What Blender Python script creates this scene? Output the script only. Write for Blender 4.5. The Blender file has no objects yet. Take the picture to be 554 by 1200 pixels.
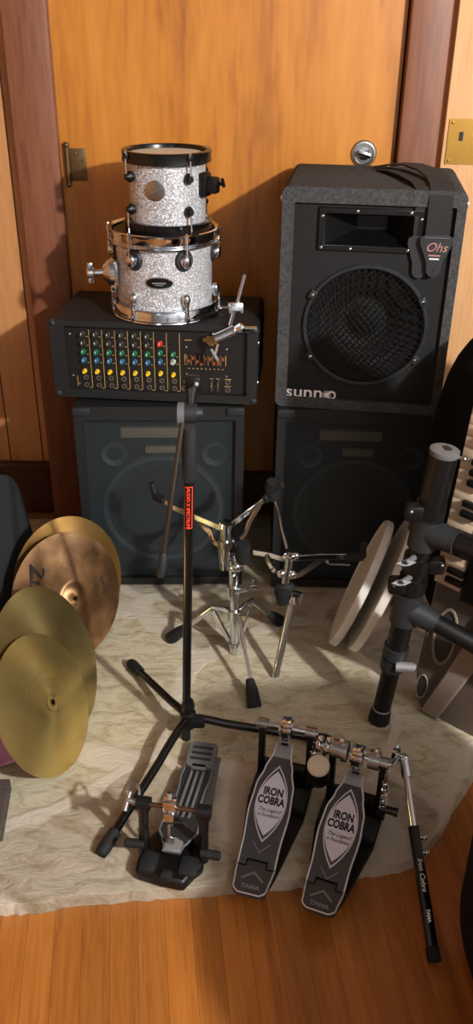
import bpy, bmesh, math, random
from mathutils import Vector, Matrix
R = math.radians
random.seed(7)
scene = bpy.context.scene
COL = scene.collection

# ------------------------------------------------------------------ camera
H, F, PITCH, ROLL = 1.30, 1007.0, R(30), math.atan(23/1745)
fwd = Vector((0, math.cos(PITCH), -math.sin(PITCH))); up0 = Vector((0, math.sin(PITCH), math.cos(PITCH))); r0 = Vector((1, 0, 0))
CR = math.cos(ROLL)*r0 + math.sin(ROLL)*up0; CU = math.cos(ROLL)*up0 - math.sin(ROLL)*r0
EYE = Vector((0, 0, H))
cd = bpy.data.cameras.new('camera'); cam = bpy.data.objects.new('camera', cd); COL.objects.link(cam)
cd.sensor_fit = 'VERTICAL'; cd.sensor_height = 36; cd.lens = 36*F/1200; cd.clip_start = .02
m3 = Matrix((CR, CU, -fwd)).transposed()
cam.matrix_world = Matrix.Translation(EYE) @ m3.to_4x4()
scene.camera = cam

def at(px, py, z=None, y=None):
    """survey: a spot seen in the photo, found on the level z or on the upright plane y"""
    d = fwd + CR*((px-277)/F) - CU*((py-600)/F)
    t = (z-H)/d.z if z is not None else y/d.y
    return EYE + d*t

# ------------------------------------------------------------------ materials
def lin(c):
    return tuple(((v/255)/12.92 if v/255 <= .04045 else ((v/255+.055)/1.055)**2.4) for v in c) + (1,)
def mat(name, col, rough=.5, metal=0, bump=0, bscale=200, var=0, vscale=30, spec=.5, coat=0, aniso=0, sheen=0):
    m = bpy.data.materials.new(name); m.use_nodes = True
    nt = m.node_tree; b = nt.nodes['Principled BSDF']
    b.inputs['Base Color'].default_value = lin(col); b.inputs['Roughness'].default_value = rough
    b.inputs['Metallic'].default_value = metal; b.inputs['Specular IOR Level'].default_value = spec
    b.inputs['Coat Weight'].default_value = coat; b.inputs['Anisotropic'].default_value = aniso
    b.inputs['Sheen Weight'].default_value = sheen
    tc = nt.nodes.new('ShaderNodeTexCoord')
    n = nt.nodes.new('ShaderNodeTexNoise'); n.inputs['Scale'].default_value = vscale; n.inputs['Detail'].default_value = 4
    nt.links.new(tc.outputs['Object'], n.inputs['Vector'])
    if var:
        mx = nt.nodes.new('ShaderNodeMix'); mx.data_type = 'RGBA'
        c = lin(col)
        mx.inputs[6].default_value = tuple(min(1, v*(1-var)) for v in c[:3])+(1,); mx.inputs[7].default_value = tuple(min(1, v*(1+var)) for v in c[:3])+(1,)
        nt.links.new(n.outputs['Fac'], mx.inputs[0]); nt.links.new(mx.outputs[2], b.inputs['Base Color'])
    if bump:
        n2 = nt.nodes.new('ShaderNodeTexNoise'); n2.inputs['Scale'].default_value = bscale; n2.inputs['Detail'].default_value = 3
        nt.links.new(tc.outputs['Object'], n2.inputs['Vector'])
        bp = nt.nodes.new('ShaderNodeBump'); bp.inputs['Strength'].default_value = bump; bp.inputs['Distance'].default_value = .002
        nt.links.new(n2.outputs['Fac'], bp.inputs['Height']); nt.links.new(bp.outputs['Normal'], b.inputs['Normal'])
    return m
def ramp(nt, stops):
    r = nt.nodes.new('ShaderNodeValToRGB'); e = r.color_ramp.elements
    while len(e) < len(stops): e.new(.5)
    for i, (p, c) in enumerate(stops): e[i].position = p; e[i].color = lin(c)
    return r
def wood(name, cols, axis='Z', scale=7, stretch=14, rough=.45, board=0, groove=None, vary=0, rot=0, streak=.5, coat=0):
    """grain runs along axis; boards of the given width side by side"""
    m = bpy.data.materials.new(name); m.use_nodes = True; nt = m.node_tree; L = nt.links; N = nt.nodes.new
    b = nt.nodes['Principled BSDF']; b.inputs['Roughness'].default_value = rough; b.inputs['Coat Weight'].default_value = coat; b.inputs['Coat Roughness'].default_value = .25
    tc = N('ShaderNodeTexCoord'); mp0 = N('ShaderNodeMapping'); mp0.inputs['Rotation'].default_value = (0, 0, rot)
    L.new(tc.outputs['Object'], mp0.inputs['Vector'])
    sep = N('ShaderNodeSeparateXYZ'); L.new(mp0.outputs['Vector'], sep.inputs[0])
    off = None
    if board:
        dv = N('ShaderNodeMath'); dv.operation = 'DIVIDE'; dv.inputs[1].default_value = board; L.new(sep.outputs['X'], dv.inputs[0])
        fl = N('ShaderNodeMath'); fl.operation = 'FLOOR'; L.new(dv.outputs[0], fl.inputs[0])
        fr = N('ShaderNodeMath'); fr.operation = 'FRACT'; L.new(dv.outputs[0], fr.inputs[0])
        wn = N('ShaderNodeTexWhiteNoise'); wn.noise_dimensions = '1D'; L.new(fl.outputs[0], wn.inputs['W'])
        off = wn
    mp = N('ShaderNodeMapping')
    s = {'Z': (stretch, stretch, 1), 'Y': (stretch, 1, stretch), 'X': (1, stretch, stretch)}[axis]; mp.inputs['Scale'].default_value = s
    if off:
        ad = N('ShaderNodeVectorMath'); ad.operation = 'ADD'; L.new(mp0.outputs['Vector'], ad.inputs[0])
        sc = N('ShaderNodeVectorMath'); sc.operation = 'SCALE'; sc.inputs['Scale'].default_value = 9; L.new(off.outputs['Color'], sc.inputs[0]); L.new(sc.outputs[0], ad.inputs[1])
        L.new(ad.outputs[0], mp.inputs['Vector'])
    else: L.new(mp0.outputs['Vector'], mp.inputs['Vector'])
    n1 = N('ShaderNodeTexNoise'); n1.inputs['Scale'].default_value = scale*.35; n1.inputs['Detail'].default_value = 6; n1.inputs['Distortion'].default_value = .6
    n2 = N('ShaderNodeTexNoise'); n2.inputs['Scale'].default_value = scale*2.4; n2.inputs['Detail'].default_value = 5
    L.new(mp.outputs[0], n1.inputs['Vector']); L.new(mp.outputs[0], n2.inputs['Vector'])
    mx = N('ShaderNodeMath'); mx.operation = 'MULTIPLY_ADD'; mx.inputs[1].default_value = streak; L.new(n2.outputs['Fac'], mx.inputs[0])
    m1 = N('ShaderNodeMath'); m1.operation = 'MULTIPLY'; m1.inputs[1].default_value = 1-streak; L.new(n1.outputs['Fac'], m1.inputs[0]); L.new(m1.outputs[0], mx.inputs[2])
    rp = ramp(nt, [(.3, cols[0]), (.5, cols[1]), (.72, cols[2])]); L.new(mx.outputs[0], rp.inputs[0])
    out = rp.outputs['Color']
    if board:
        if vary:
            hs = N('ShaderNodeHueSaturation'); mr = N('ShaderNodeMapRange'); mr.inputs[3].default_value = 1-vary; mr.inputs[4].default_value = 1+vary*.7
            L.new(off.outputs['Value'], mr.inputs[0]); L.new(mr.outputs[0], hs.inputs['Value']); L.new(out, hs.inputs['Color']); out = hs.outputs['Color']
        g = N('ShaderNodeMath'); g.operation = 'PINGPONG'; g.inputs[1].default_value = .5; L.new(fr.outputs[0], g.inputs[0])
        lt = N('ShaderNodeMath'); lt.operation = 'LESS_THAN'; lt.inputs[1].default_value = groove/board if groove else .02; L.new(g.outputs[0], lt.inputs[0])
        mg = N('ShaderNodeMix'); mg.data_type = 'RGBA'; mg.inputs[7].default_value = tuple(v*.25 for v in lin(cols[0])[:3])+(1,)
        L.new(lt.outputs[0], mg.inputs[0]); L.new(out, mg.inputs[6]); out = mg.outputs[2]
    L.new(out, b.inputs['Base Color'])
    bp = N('ShaderNodeBump'); bp.inputs['Strength'].default_value = .12; bp.inputs['Distance'].default_value = .002; L.new(n2.outputs['Fac'], bp.inputs['Height']); L.new(bp.outputs[0], b.inputs['Normal'])
    return m
def stone():
    m = bpy.data.materials.new('flagstone'); m.use_nodes = True; nt = m.node_tree; L = nt.links; N = nt.nodes.new
    b = nt.nodes['Principled BSDF']; b.inputs['Roughness'].default_value = .55
    tc = N('ShaderNodeTexCoord'); nz = N('ShaderNodeTexNoise'); nz.inputs['Scale'].default_value = 3.5; nz.inputs['Detail'].default_value = 3
    L.new(tc.outputs['Object'], nz.inputs['Vector'])
    sc = N('ShaderNodeVectorMath'); sc.operation = 'MULTIPLY_ADD'; sc.inputs[1].default_value = (.22, .22, 0); L.new(nz.outputs['Color'], sc.inputs[0]); L.new(tc.outputs['Object'], sc.inputs[2])
    fl = N('ShaderNodeMapping'); fl.inputs['Scale'].default_value = (1, 1, 0); fl.inputs['Location'].default_value = (.37, .12, 0); L.new(sc.outputs[0], fl.inputs['Vector'])
    v = N('ShaderNodeTexVoronoi'); v.inputs['Scale'].default_value = 2.5; L.new(fl.outputs[0], v.inputs['Vector'])
    ve = N('ShaderNodeTexVoronoi'); ve.feature = 'DISTANCE_TO_EDGE'; ve.inputs['Scale'].default_value = 2.5; L.new(fl.outputs[0], ve.inputs['Vector'])
    sp = N('ShaderNodeSeparateColor'); L.new(v.outputs['Color'], sp.inputs[0])
    base = ramp(nt, [(.0, (190, 180, 158)), (.4, (204, 194, 168)), (.62, (194, 182, 154)), (.82, (166, 155, 146)), (1, (184, 172, 150))]); L.new(sp.outputs[0], base.inputs[0])
    # rippled, veined surface inside each slab
    n2 = N('ShaderNodeTexNoise'); n2.inputs['Scale'].default_value = 15; n2.inputs['Detail'].default_value = 10; n2.inputs['Roughness'].default_value = .72; n2.inputs['Distortion'].default_value = .9
    mp = N('ShaderNodeMapping'); mp.inputs['Scale'].default_value = (1, 2.2, 1); mp.inputs['Rotation'].default_value = (0, 0, .5); L.new(tc.outputs['Object'], mp.inputs['Vector']); L.new(mp.outputs[0], n2.inputs['Vector'])
    r2 = ramp(nt, [(.28, (140, 120, 92)), (.42, (212, 202, 184)), (.55, (255, 255, 255)), (.75, (238, 224, 192))]); L.new(n2.outputs['Fac'], r2.inputs[0])
    mu = N('ShaderNodeMix'); mu.data_type = 'RGBA'; mu.blend_type = 'MULTIPLY'; mu.inputs[0].default_value = .75; L.new(base.outputs[0], mu.inputs[6]); L.new(r2.outputs[0], mu.inputs[7])
    # ochre stains
    n3 = N('ShaderNodeTexNoise'); n3.inputs['Scale'].default_value = 4.5; n3.inputs['Detail'].default_value = 5; L.new(tc.outputs['Object'], n3.inputs['Vector'])
    r3 = ramp(nt, [(.62, (0, 0, 0)), (.74, (110, 110, 110))]); L.new(n3.outputs['Fac'], r3.inputs[0])
    st = N('ShaderNodeMix'); st.data_type = 'RGBA'; st.inputs[7].default_value = lin((190, 140, 70)); L.new(r3.outputs[0], st.inputs[0]); L.new(mu.outputs[2], st.inputs[6])
    # joints
    j = ramp(nt, [(.026, (255, 255, 255)), (.045, (0, 0, 0))]); L.new(ve.outputs['Distance'], j.inputs[0])
    jf = N('ShaderNodeMath'); jf.operation = 'MULTIPLY'; jf.inputs[1].default_value = .85; L.new(j.outputs[0], jf.inputs[0])
    mj = N('ShaderNodeMix'); mj.data_type = 'RGBA'; mj.inputs[7].default_value = lin((206, 194, 178)); L.new(jf.outputs[0], mj.inputs[0]); L.new(st.outputs[2], mj.inputs[6])
    L.new(mj.outputs[2], b.inputs['Base Color'])
    ht = N('ShaderNodeMath'); ht.operation = 'MULTIPLY_ADD'; ht.inputs[1].default_value = .25; L.new(j.outputs[0], ht.inputs[0]); L.new(n2.outputs['Fac'], ht.inputs[2])
    bp = N('ShaderNodeBump'); bp.inputs['Strength'].default_value = .9; bp.inputs['Distance'].default_value = .007; L.new(ht.outputs[0], bp.inputs['Height']); L.new(bp.outputs[0], b.inputs['Normal'])
    return m
def sparkle(name, col):
    m = bpy.data.materials.new(name); m.use_nodes = True; nt = m.node_tree; L = nt.links; N = nt.nodes.new
    b = nt.nodes['Principled BSDF']; b.inputs['Roughness'].default_value = .38; b.inputs['Metallic'].default_value = .2; b.inputs['Coat Weight'].default_value = .6
    tc = N('ShaderNodeTexCoord'); v = N('ShaderNodeTexVoronoi'); v.inputs['Scale'].default_value = 520; L.new(tc.outputs['Object'], v.inputs['Vector'])
    sp = N('ShaderNodeSeparateColor'); L.new(v.outputs['Color'], sp.inputs[0])
    rp = ramp(nt, [(0, tuple(int(c*.86) for c in col)), (.6, col), (.85, (235, 235, 240)), (.97, (255, 255, 255))]); L.new(sp.outputs[0], rp.inputs[0]); L.new(rp.outputs[0], b.inputs['Base Color'])
    vm = N('ShaderNodeVectorMath'); vm.operation = 'SUBTRACT'; vm.inputs[1].default_value = (.5, .5, .5); L.new(v.outputs['Color'], vm.inputs[0])
    s2 = N('ShaderNodeVectorMath'); s2.operation = 'SCALE'; s2.inputs['Scale'].default_value = .3; L.new(vm.outputs[0], s2.inputs[0])
    g = N('ShaderNodeNewGeometry'); a = N('ShaderNodeVectorMath'); L.new(g.outputs['Normal'], a.inputs[0]); L.new(s2.outputs[0], a.inputs[1])
    nn = N('ShaderNodeVectorMath'); nn.operation = 'NORMALIZE'; L.new(a.outputs[0], nn.inputs[0]); L.new(nn.outputs[0], b.inputs['Normal'])
    return m
def cymbal_mat(name, c1, c2, rough=.32, stain=0, metal=.9):
    m = bpy.data.materials.new(name); m.use_nodes = True; nt = m.node_tree; L = nt.links; N = nt.nodes.new
    b = nt.nodes['Principled BSDF']; b.inputs['Metallic'].default_value = metal; b.inputs['Roughness'].default_value = rough; b.inputs['Anisotropic'].default_value = .75
    tg = N('ShaderNodeTangent'); tg.direction_type = 'RADIAL'; tg.axis = 'Z'; L.new(tg.outputs[0], b.inputs['Tangent'])
    tc = N('ShaderNodeTexCoord'); ln = N('ShaderNodeVectorMath'); ln.operation = 'LENGTH'; mp = N('ShaderNodeMapping'); mp.inputs['Scale'].default_value = (1, 1, 0)
    L.new(tc.outputs['Object'], mp.inputs['Vector']); L.new(mp.outputs[0], ln.inputs[0])
    n = N('ShaderNodeTexNoise'); n.noise_dimensions = '1D'; n.inputs['Scale'].default_value = 260; n.inputs['Detail'].default_value = 3; L.new(ln.outputs['Value'], n.inputs['W'])
    n2 = N('ShaderNodeTexNoise'); n2.inputs['Scale'].default_value = 9; n2.inputs['Detail'].default_value = 5; L.new(tc.outputs['Object'], n2.inputs['Vector'])
    rp = ramp(nt, [(.35, c2), (.62, c1)]); L.new(n2.outputs['Fac'], rp.inputs[0])
    out = rp.outputs[0]
    if stain:
        n3 = N('ShaderNodeTexNoise'); n3.inputs['Scale'].default_value = 11; n3.inputs['Detail'].default_value = 6; L.new(tc.outputs['Object'], n3.inputs['Vector'])
        r3 = ramp(nt, [(.42, (255, 255, 255)), (.6, (110, 90, 80))]); L.new(n3.outputs['Fac'], r3.inputs[0])
        mu = N('ShaderNodeMix'); mu.data_type = 'RGBA'; mu.blend_type = 'MULTIPLY'; mu.inputs[0].default_value = stain; L.new(out, mu.inputs[6]); L.new(r3.outputs[0], mu.inputs[7]); out = mu.outputs[2]
    L.new(out, b.inputs['Base Color'])
    bp = N('ShaderNodeBump'); bp.inputs['Strength'].default_value = .16; bp.inputs['Distance'].default_value = .0008; L.new(n.outputs['Fac'], bp.inputs['Height']); L.new(bp.outputs[0], b.inputs['Normal'])
    return m
def perforated(name, col, scale=260, open_=.42):
    m = bpy.data.materials.new(name); m.use_nodes = True; nt = m.node_tree; L = nt.links; N = nt.nodes.new
    b = nt.nodes['Principled BSDF']; b.inputs['Base Color'].default_value = lin(col); b.inputs['Roughness'].default_value = .5
    tc = N('ShaderNodeTexCoord'); mp = N('ShaderNodeMapping'); mp.inputs['Scale'].default_value = (1, 0, 1); mp.inputs['Rotation'].default_value = (0, R(45), 0); L.new(tc.outputs['Object'], mp.inputs['Vector'])
    v = N('ShaderNodeTexVoronoi'); v.inputs['Scale'].default_value = scale; v.inputs['Randomness'].default_value = 0; L.new(mp.outputs[0], v.inputs['Vector'])
    lt = N('ShaderNodeMath'); lt.operation = 'LESS_THAN'; lt.inputs[1].default_value = open_; L.new(v.outputs['Distance'], lt.inputs[0])
    t = N('ShaderNodeBsdfTransparent'); mx = N('ShaderNodeMixShader'); L.new(lt.outputs[0], mx.inputs[0]); L.new(b.outputs[0], mx.inputs[1]); L.new(t.outputs[0], mx.inputs[2])
    L.new(mx.outputs[0], nt.nodes['Material Output'].inputs[0])
    return m

M = dict(
 door=wood('orange_plywood', [(146, 82, 24), (194, 122, 42), (210, 140, 56)], scale=4.2, stretch=7, rough=.38, streak=.3, coat=.25),
 casing=wood('red_brown_wood', [(104, 60, 42), (130, 80, 56), (142, 92, 66)], scale=5, stretch=12, rough=.5),
 panel=wood('pine_panelling', [(166, 108, 60), (196, 138, 86), (208, 152, 98)], scale=5, stretch=10, rough=.5, board=.094, groove=.0022, vary=.1, streak=.35),
 board_right=wood('pale_pine', [(196, 140, 92), (220, 168, 118), (230, 182, 134)], scale=5, stretch=10, rough=.5, streak=.35),
 dark_base=wood('dark_brown_wood', [(54, 24, 12), (74, 36, 20), (88, 46, 26)], axis='X', scale=5, stretch=10, rough=.45),
 floor=wood('fir_floor', [(130, 74, 28), (166, 100, 40), (184, 118, 54)], axis='Y', scale=6, stretch=16, rough=.34, board=.046, groove=.0003, vary=.2, rot=R(-7), streak=.35, coat=.3),
 plaster=mat('pale_plaster', (135, 135, 136), .9, var=.06, vscale=4),
 stone=stone(),
 tolex=mat('black_tolex', (19, 20, 22), .6, bump=.5, bscale=500),
 baffle=mat('black_baffle', (14, 15, 17), .8, bump=.3, bscale=600),
 carpet=mat('charcoal_carpet', (70, 70, 71), .95, bump=1, bscale=260, var=.75, vscale=150, spec=.1),
 black=mat('black_plastic', (11, 11, 12), .42, var=.1, spec=.4),
 blackgloss=mat('black_gloss', (12, 12, 13), .22),
 dkgrey=mat('dark_grey_plastic', (38, 40, 43), .5, spec=.4),
 rubber=mat('black_rubber', (24, 25, 27), .7, spec=.35),
 midgrey=mat('mid_grey_plastic', (98, 98, 100), .5),
 ltgrey=mat('light_grey_metal', (168, 168, 172), .35, metal=.6),
 chrome=mat('chrome', (216, 222, 230), .1, metal=1),
 satin=mat('satin_steel', (172, 172, 172), .3, metal=1),
 copper=mat('brown_steel_rod', (120, 92, 78), .3, metal=.9),
 silver=sparkle('silver_sparkle', (176, 176, 182)),
 head=mat('drum_skin', (206, 196, 176), .5, var=.08, vscale=12),
 mesh_white=mat('white_drum_head', (240, 236, 226), .5, var=.08, vscale=10),
 hoop_white=mat('pale_hoop', (238, 234, 226), .3, metal=.2),
 brass=mat('brass', (196, 150, 74), .3, metal=.9, var=.12, vscale=25),
 oldbrass=mat('antique_brass', (112, 88, 58), .45, metal=.7, var=.2, vscale=60),
 gold=mat('gold_print', (196, 164, 92), .4, metal=.2),
 green=mat('green_knob', (24, 104, 72), .45), blue=mat('blue_knob', (38, 92, 132), .45), yellow=mat('yellow_knob', (236, 196, 40), .4), red=mat('red_knob', (216, 40, 44), .4), greyk=mat('grey_knob', (52, 50, 46), .45), whitek=mat('white_knob', (190, 190, 180), .4),
 slider=mat('slider_brown', (150, 76, 52), .5),
 panelblk=mat('mixer_panel', (20, 20, 21), .5),
 grille=perforated('perforated_grille', (50, 58, 63), open_=.40),
 cone=mat('speaker_cone', (34, 36, 38), .7), paleslot=mat('pale_slot', (128, 118, 98), .7), woofring=mat('woofer_ring', (62, 68, 71), .6), gunmetal=mat('gunmetal_rod', (84, 78, 70), .3, metal=.85),
 white=mat('white_print', (250, 250, 250), .5), pink=mat('pink_cloth', (226, 150, 188), .85, bump=.4, bscale=120),
 ink=mat('black_ink', (18, 16, 16), .6), redink=mat('orange_red_print', (236, 74, 48), .5), inkbrown=mat('brown_ink', (60, 40, 30), .7),
 board=mat('footboard_grey', (62, 62, 66), .5, bump=.3, bscale=700), trim=mat('footboard_trim', (210, 210, 216), .35, metal=.3), lilac=mat('emblem_lilac', (214, 212, 228), .45), chev=mat('chevron_grey', (128, 128, 134), .45),
 web=mat('strap_webbing', (34, 34, 35), .85, bump=.8, bscale=420), leather=mat('strap_leather', (44, 44, 48), .45, bump=.3, bscale=300), strapred=mat('strap_print', (176, 128, 118), .6),
 bag=mat('black_nylon', (9, 9, 10), .9, bump=.6, bscale=260, spec=.2), bag2=mat('charcoal_nylon', (34, 36, 38), .8, bump=.6, bscale=260),
 keybody=mat('grey_keyboard_case', (150, 136, 126), .5), keydark=mat('keyboard_dark_case', (96, 84, 76), .55), keyedge=mat('keyboard_speaker_rim', (150, 136, 120), .45), keywhite=mat('ivory_key', (214, 190, 164), .35), spkgrey=mat('speaker_cloth', (64, 58, 54), .8, bump=.6, bscale=500),
 felt=mat('cream_felt', (208, 196, 170), .85, bump=.3, bscale=300),
 cy1=cymbal_mat('bright_gold_bronze', (216, 192, 122), (202, 176, 106), .25), cy2=cymbal_mat('olive_bronze', (186, 164, 108), (160, 142, 92), .32), cy3=cymbal_mat('tarnished_bronze', (178, 138, 98), (146, 108, 74), .42, stain=.7, metal=.75), cy4=cymbal_mat('amber_bronze', (176, 136, 78), (156, 116, 62), .38, metal=.8),
)

# ------------------------------------------------------------------ mesh building
class MB:
    def __init__(s, o=(0, 0, 0)): s.bm = bmesh.new(); s.o = Vector(o)
    def poly(s, vs, fs, X=None):
        bv = [s.bm.verts.new((X @ Vector(v)) if X else Vector(v)) for v in vs]
        for f in fs:
            try: s.bm.faces.new([bv[i] for i in f])
            except ValueError: pass
        return s
    def box(s, c, d, X=None, bev=0, seg=2):
        x, y, z = (v/2 for v in d); T = Matrix.Translation(Vector(c)); X = X @ T if X else T
        b = bmesh.new(); bmesh.ops.create_cube(b, size=1); bmesh.ops.scale(b, vec=Vector(d), verts=b.verts)
        if bev: bmesh.ops.bevel(b, geom=b.edges[:], offset=bev, segments=seg, affect='EDGES', profile=.5)
        return s.merge(b, X)
    def merge(s, b, X=None):
        b.verts.index_update()
        vs = [v.co.copy() for v in b.verts]; fs = [[v.index for v in f.verts] for f in b.faces]; b.free()
        return s.poly(vs, fs, X)
    def tube(s, pts, r, n=12, closed=False, X=None, cap=True):
        P = [Vector(p) for p in pts]; k = len(P); rr = r if isinstance(r, (list, tuple)) else [r]*k
        tan = []
        for i in range(k):
            a = P[(i-1) % k] if (closed or i > 0) else P[i]; b = P[(i+1) % k] if (closed or i < k-1) else P[i]
            tan.append((b-a).normalized())
        u = tan[0].orthogonal().normalized(); rings = []
        for i in range(k):
            u = (u - tan[i]*u.dot(tan[i])); u = u.normalized() if u.length > 1e-6 else tan[i].orthogonal().normalized()
            w = tan[i].cross(u)
            rings.append([P[i]+(u*math.cos(2*math.pi*j/n)+w*math.sin(2*math.pi*j/n))*rr[i] for j in range(n)])
        vs = [v for g in rings for v in g]; fs = []
        for i in range(k if closed else k-1):
            a, b = i*n, ((i+1) % k)*n
            fs += [[a+j, a+(j+1) % n, b+(j+1) % n, b+j] for j in range(n)]
        if cap and not closed: fs += [list(range(n))[::-1], [(k-1)*n+j for j in range(n)]]
        return s.poly(vs, fs, X)
    def lathe(s, prof, X=None, n=40):
        vs, fs, idx = [], [], []
        for r, z in prof:
            if r < 1e-6: idx.append([len(vs)]); vs.append((0, 0, z))
            else:
                idx.append(list(range(len(vs), len(vs)+n))); vs += [(r*math.cos(2*math.pi*j/n), r*math.sin(2*math.pi*j/n), z) for j in range(n)]
        for a, b in zip(idx, idx[1:]):
            for j in range(n):
                q = [a[j % len(a)], a[(j+1) % len(a)], b[(j+1) % len(b)], b[j % len(b)]]
                q = list(dict.fromkeys(q))
                if len(q) > 2: fs.append(q)
        return s.poly(vs, fs, X)
    def prism(s, pts, z0, z1, X=None, holes=()):
        b = bmesh.new(); es = []
        for loop in [pts]+list(holes):
            vv = [b.verts.new((p[0], p[1], z0)) for p in loop]
            es += [b.edges.new((vv[i], vv[(i+1) % len(vv)])) for i in range(len(vv))]
        bmesh.ops.triangle_fill(b, use_beauty=True, use_dissolve=False, edges=es)
        g = bmesh.ops.extrude_face_region(b, geom=b.faces[:])
        for v in g['geom']:
            if isinstance(v, bmesh.types.BMVert): v.co.z = z1
        bmesh.ops.recalc_face_normals(b, faces=b.faces[:])
        return s.merge(b, X)
    def ball(s, c, r, X=None, sc=(1, 1, 1), seg=20):
        b = bmesh.new(); bmesh.ops.create_uvsphere(b, u_segments=seg, v_segments=seg//2, radius=1)
        T = Matrix.Translation(Vector(c)) @ Matrix.Diagonal((r*sc[0], r*sc[1], r*sc[2], 1))
        return s.merge(b, X @ T if X else T)
    def soft(s, c, d, X=None, e=4, seg=36):
        """a rounded block like a stuffed bag"""
        vs, fs = [], []; nv = seg//2
        f = lambda v: math.copysign(abs(v)**(2/e), v)
        for i in range(nv+1):
            ph = -math.pi/2+math.pi*i/nv
            for j in range(seg):
                th = 2*math.pi*j/seg
                vs.append((c[0]+d[0]/2*f(math.cos(ph))*f(math.cos(th)), c[1]+d[1]/2*f(math.cos(ph))*f(math.sin(th)), c[2]+d[2]/2*f(math.sin(ph))))
        for i in range(nv):
            for j in range(seg): fs.append([i*seg+j, i*seg+(j+1) % seg, (i+1)*seg+(j+1) % seg, (i+1)*seg+j])
        return s.poly(vs, fs, X)
    def build(s, name, m, parent=None, sharp=35, bev=0, recalc=True):
        bmesh.ops.remove_doubles(s.bm, verts=s.bm.verts[:], dist=1e-6)
        if recalc: bmesh.ops.recalc_face_normals(s.bm, faces=s.bm.faces[:])
        bmesh.ops.translate(s.bm, vec=-s.o, verts=s.bm.verts[:])
        me = bpy.data.meshes.new(name); s.bm.to_mesh(me); s.bm.free()
        me.materials.append(M[m] if isinstance(m, str) else m)
        me.polygons.foreach_set('use_smooth', [True]*len(me.polygons)); me.set_sharp_from_angle(angle=R(sharp))
        o = bpy.data.objects.new(name, me); COL.objects.link(o); o.parent = parent
        if bev:
            md = o.modifiers.new('bevel', 'BEVEL'); md.width = bev; md.segments = 2; md.limit_method = 'ANGLE'
        return o
def tag(o, label=None, cat=None, group=None, kind=None):
    for k, v in (('label', label), ('category', cat), ('group', group), ('kind', kind)):
        if v: o[k] = v
    return o
def thing(name, label, cat, loc=(0, 0, 0), rz=0, group=None):
    o = bpy.data.objects.new(name, None); o.empty_display_size = .05; COL.objects.link(o); o.location = loc; o.rotation_euler = (0, 0, rz)
    return tag(o, label, cat, group)
def structure(o): o['kind'] = 'structure'; return o
def XF(origin, xdir, ydir):
    x = Vector(xdir).normalized(); z = x.cross(Vector(ydir)).normalized(); y = z.cross(x)
    m = Matrix((x, y, z)).transposed().to_4x4(); m.translation = Vector(origin); return m
def zdir(origin, z, hint=(0, 0, 1)):
    """a frame whose Z looks along z"""
    z = Vector(z).normalized(); h = Vector(hint)
    if abs(z.dot(h.normalized())) > .98: h = Vector((1, 0, 0))
    x = h.cross(z).normalized(); y = z.cross(x)
    m = Matrix((x, y, z)).transposed().to_4x4(); m.translation = Vector(origin); return m
def text(s, size, m, parent, X, name='lettering', o=(0, 0, 0), bold=0, shear=0, xs=1, ext=.0003, space=1, fit=0):
    c = bpy.data.curves.new(name, 'FONT'); c.body = s; c.size = size; c.align_x = 'CENTER'; c.align_y = 'CENTER'; c.extrude = ext; c.offset = bold; c.shear = shear; c.space_character = space; c.resolution_u = 3
    t = bpy.data.objects.new(name, c); COL.objects.link(t)
    dg = bpy.context.evaluated_depsgraph_get(); me = bpy.data.meshes.new_from_object(t.evaluated_get(dg)); bpy.data.objects.remove(t); bpy.data.curves.remove(c)
    if fit: xv = [v.co.x for v in me.vertices]; xs = fit/(max(xv)-min(xv)); me.transform(Matrix.Translation((-(max(xv)+min(xv))/2, 0, 0)))
    me.transform(Matrix.Translation(-Vector(o)) @ X @ Matrix.Diagonal((xs, 1, 1, 1))); me.materials.clear(); me.materials.append(M[m])
    me.name = name; ob = bpy.data.objects.new(name, me); COL.objects.link(ob); ob.parent = parent
    return ob
def ring_pts(r, n=48, z=0, c=(0, 0)): return [(c[0]+r*math.cos(2*math.pi*i/n), c[1]+r*math.sin(2*math.pi*i/n), z) for i in range(n)]
def rrect(x0, y0, x1, y1, r, n=6):
    out = []
    for cx, cy, a in ((x1-r, y0+r, -90), (x1-r, y1-r, 0), (x0+r, y1-r, 90), (x0+r, y0+r, 180)):
        out += [(cx+r*math.cos(R(a+90*i/n)), cy+r*math.sin(R(a+90*i/n))) for i in range(n+1)]
    return out
UPR = XF((0, 0, 0), (1, 0, 0), (0, 0, 1))          # 2-D (x, z) drawing on an upright face that looks to -Y
def front(x, z, y): return Matrix.Translation((x, y, z)) @ UPR

# ------------------------------------------------------------------ the room
WY = 2.24
wb = MB()
wb.poly([(-2.6, WY, -.03), (-.54, WY, -.03), (-.54, WY, 2.5), (-2.6, WY, 2.5)], [[0, 1, 2, 3]])
wb.poly([(-.54, WY+.03, -.03), (.5, WY+.03, -.03), (.5, WY+.03, 2.5), (-.54, WY+.03, 2.5)], [[0, 1, 2, 3]])
wb.poly([(.46, WY, -.03), (2.6, WY, -.03), (2.6, WY, 2.5), (.46, WY, 2.5)], [[0, 1, 2, 3]])
structure(wb.build('wall_back', 'panel'))
for nm, vs in (('wall_left', [(-2.6, -2.6, -.03), (-2.6, WY, -.03), (-2.6, WY, 2.5), (-2.6, -2.6, 2.5)]), ('wall_right', [(2.6, -2.6, -.03), (2.6, WY, -.03), (2.6, WY, 2.5), (2.6, -2.6, 2.5)]),
               ('wall_front', [(-2.6, -2.6, -.03), (2.6, -2.6, -.03), (2.6, -2.6, 2.5), (-2.6, -2.6, 2.5)])):
    structure(MB().poly(vs, [[0, 1, 2, 3]]).build(nm, 'panel' if nm == 'wall_left' else 'plaster'))
structure(MB().poly([(-2.6, -2.6, 2.5), (2.6, -2.6, 2.5), (2.6, WY, 2.5), (-2.6, WY, 2.5)], [[0, 3, 2, 1]]).build('ceiling', 'plaster'))
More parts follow.
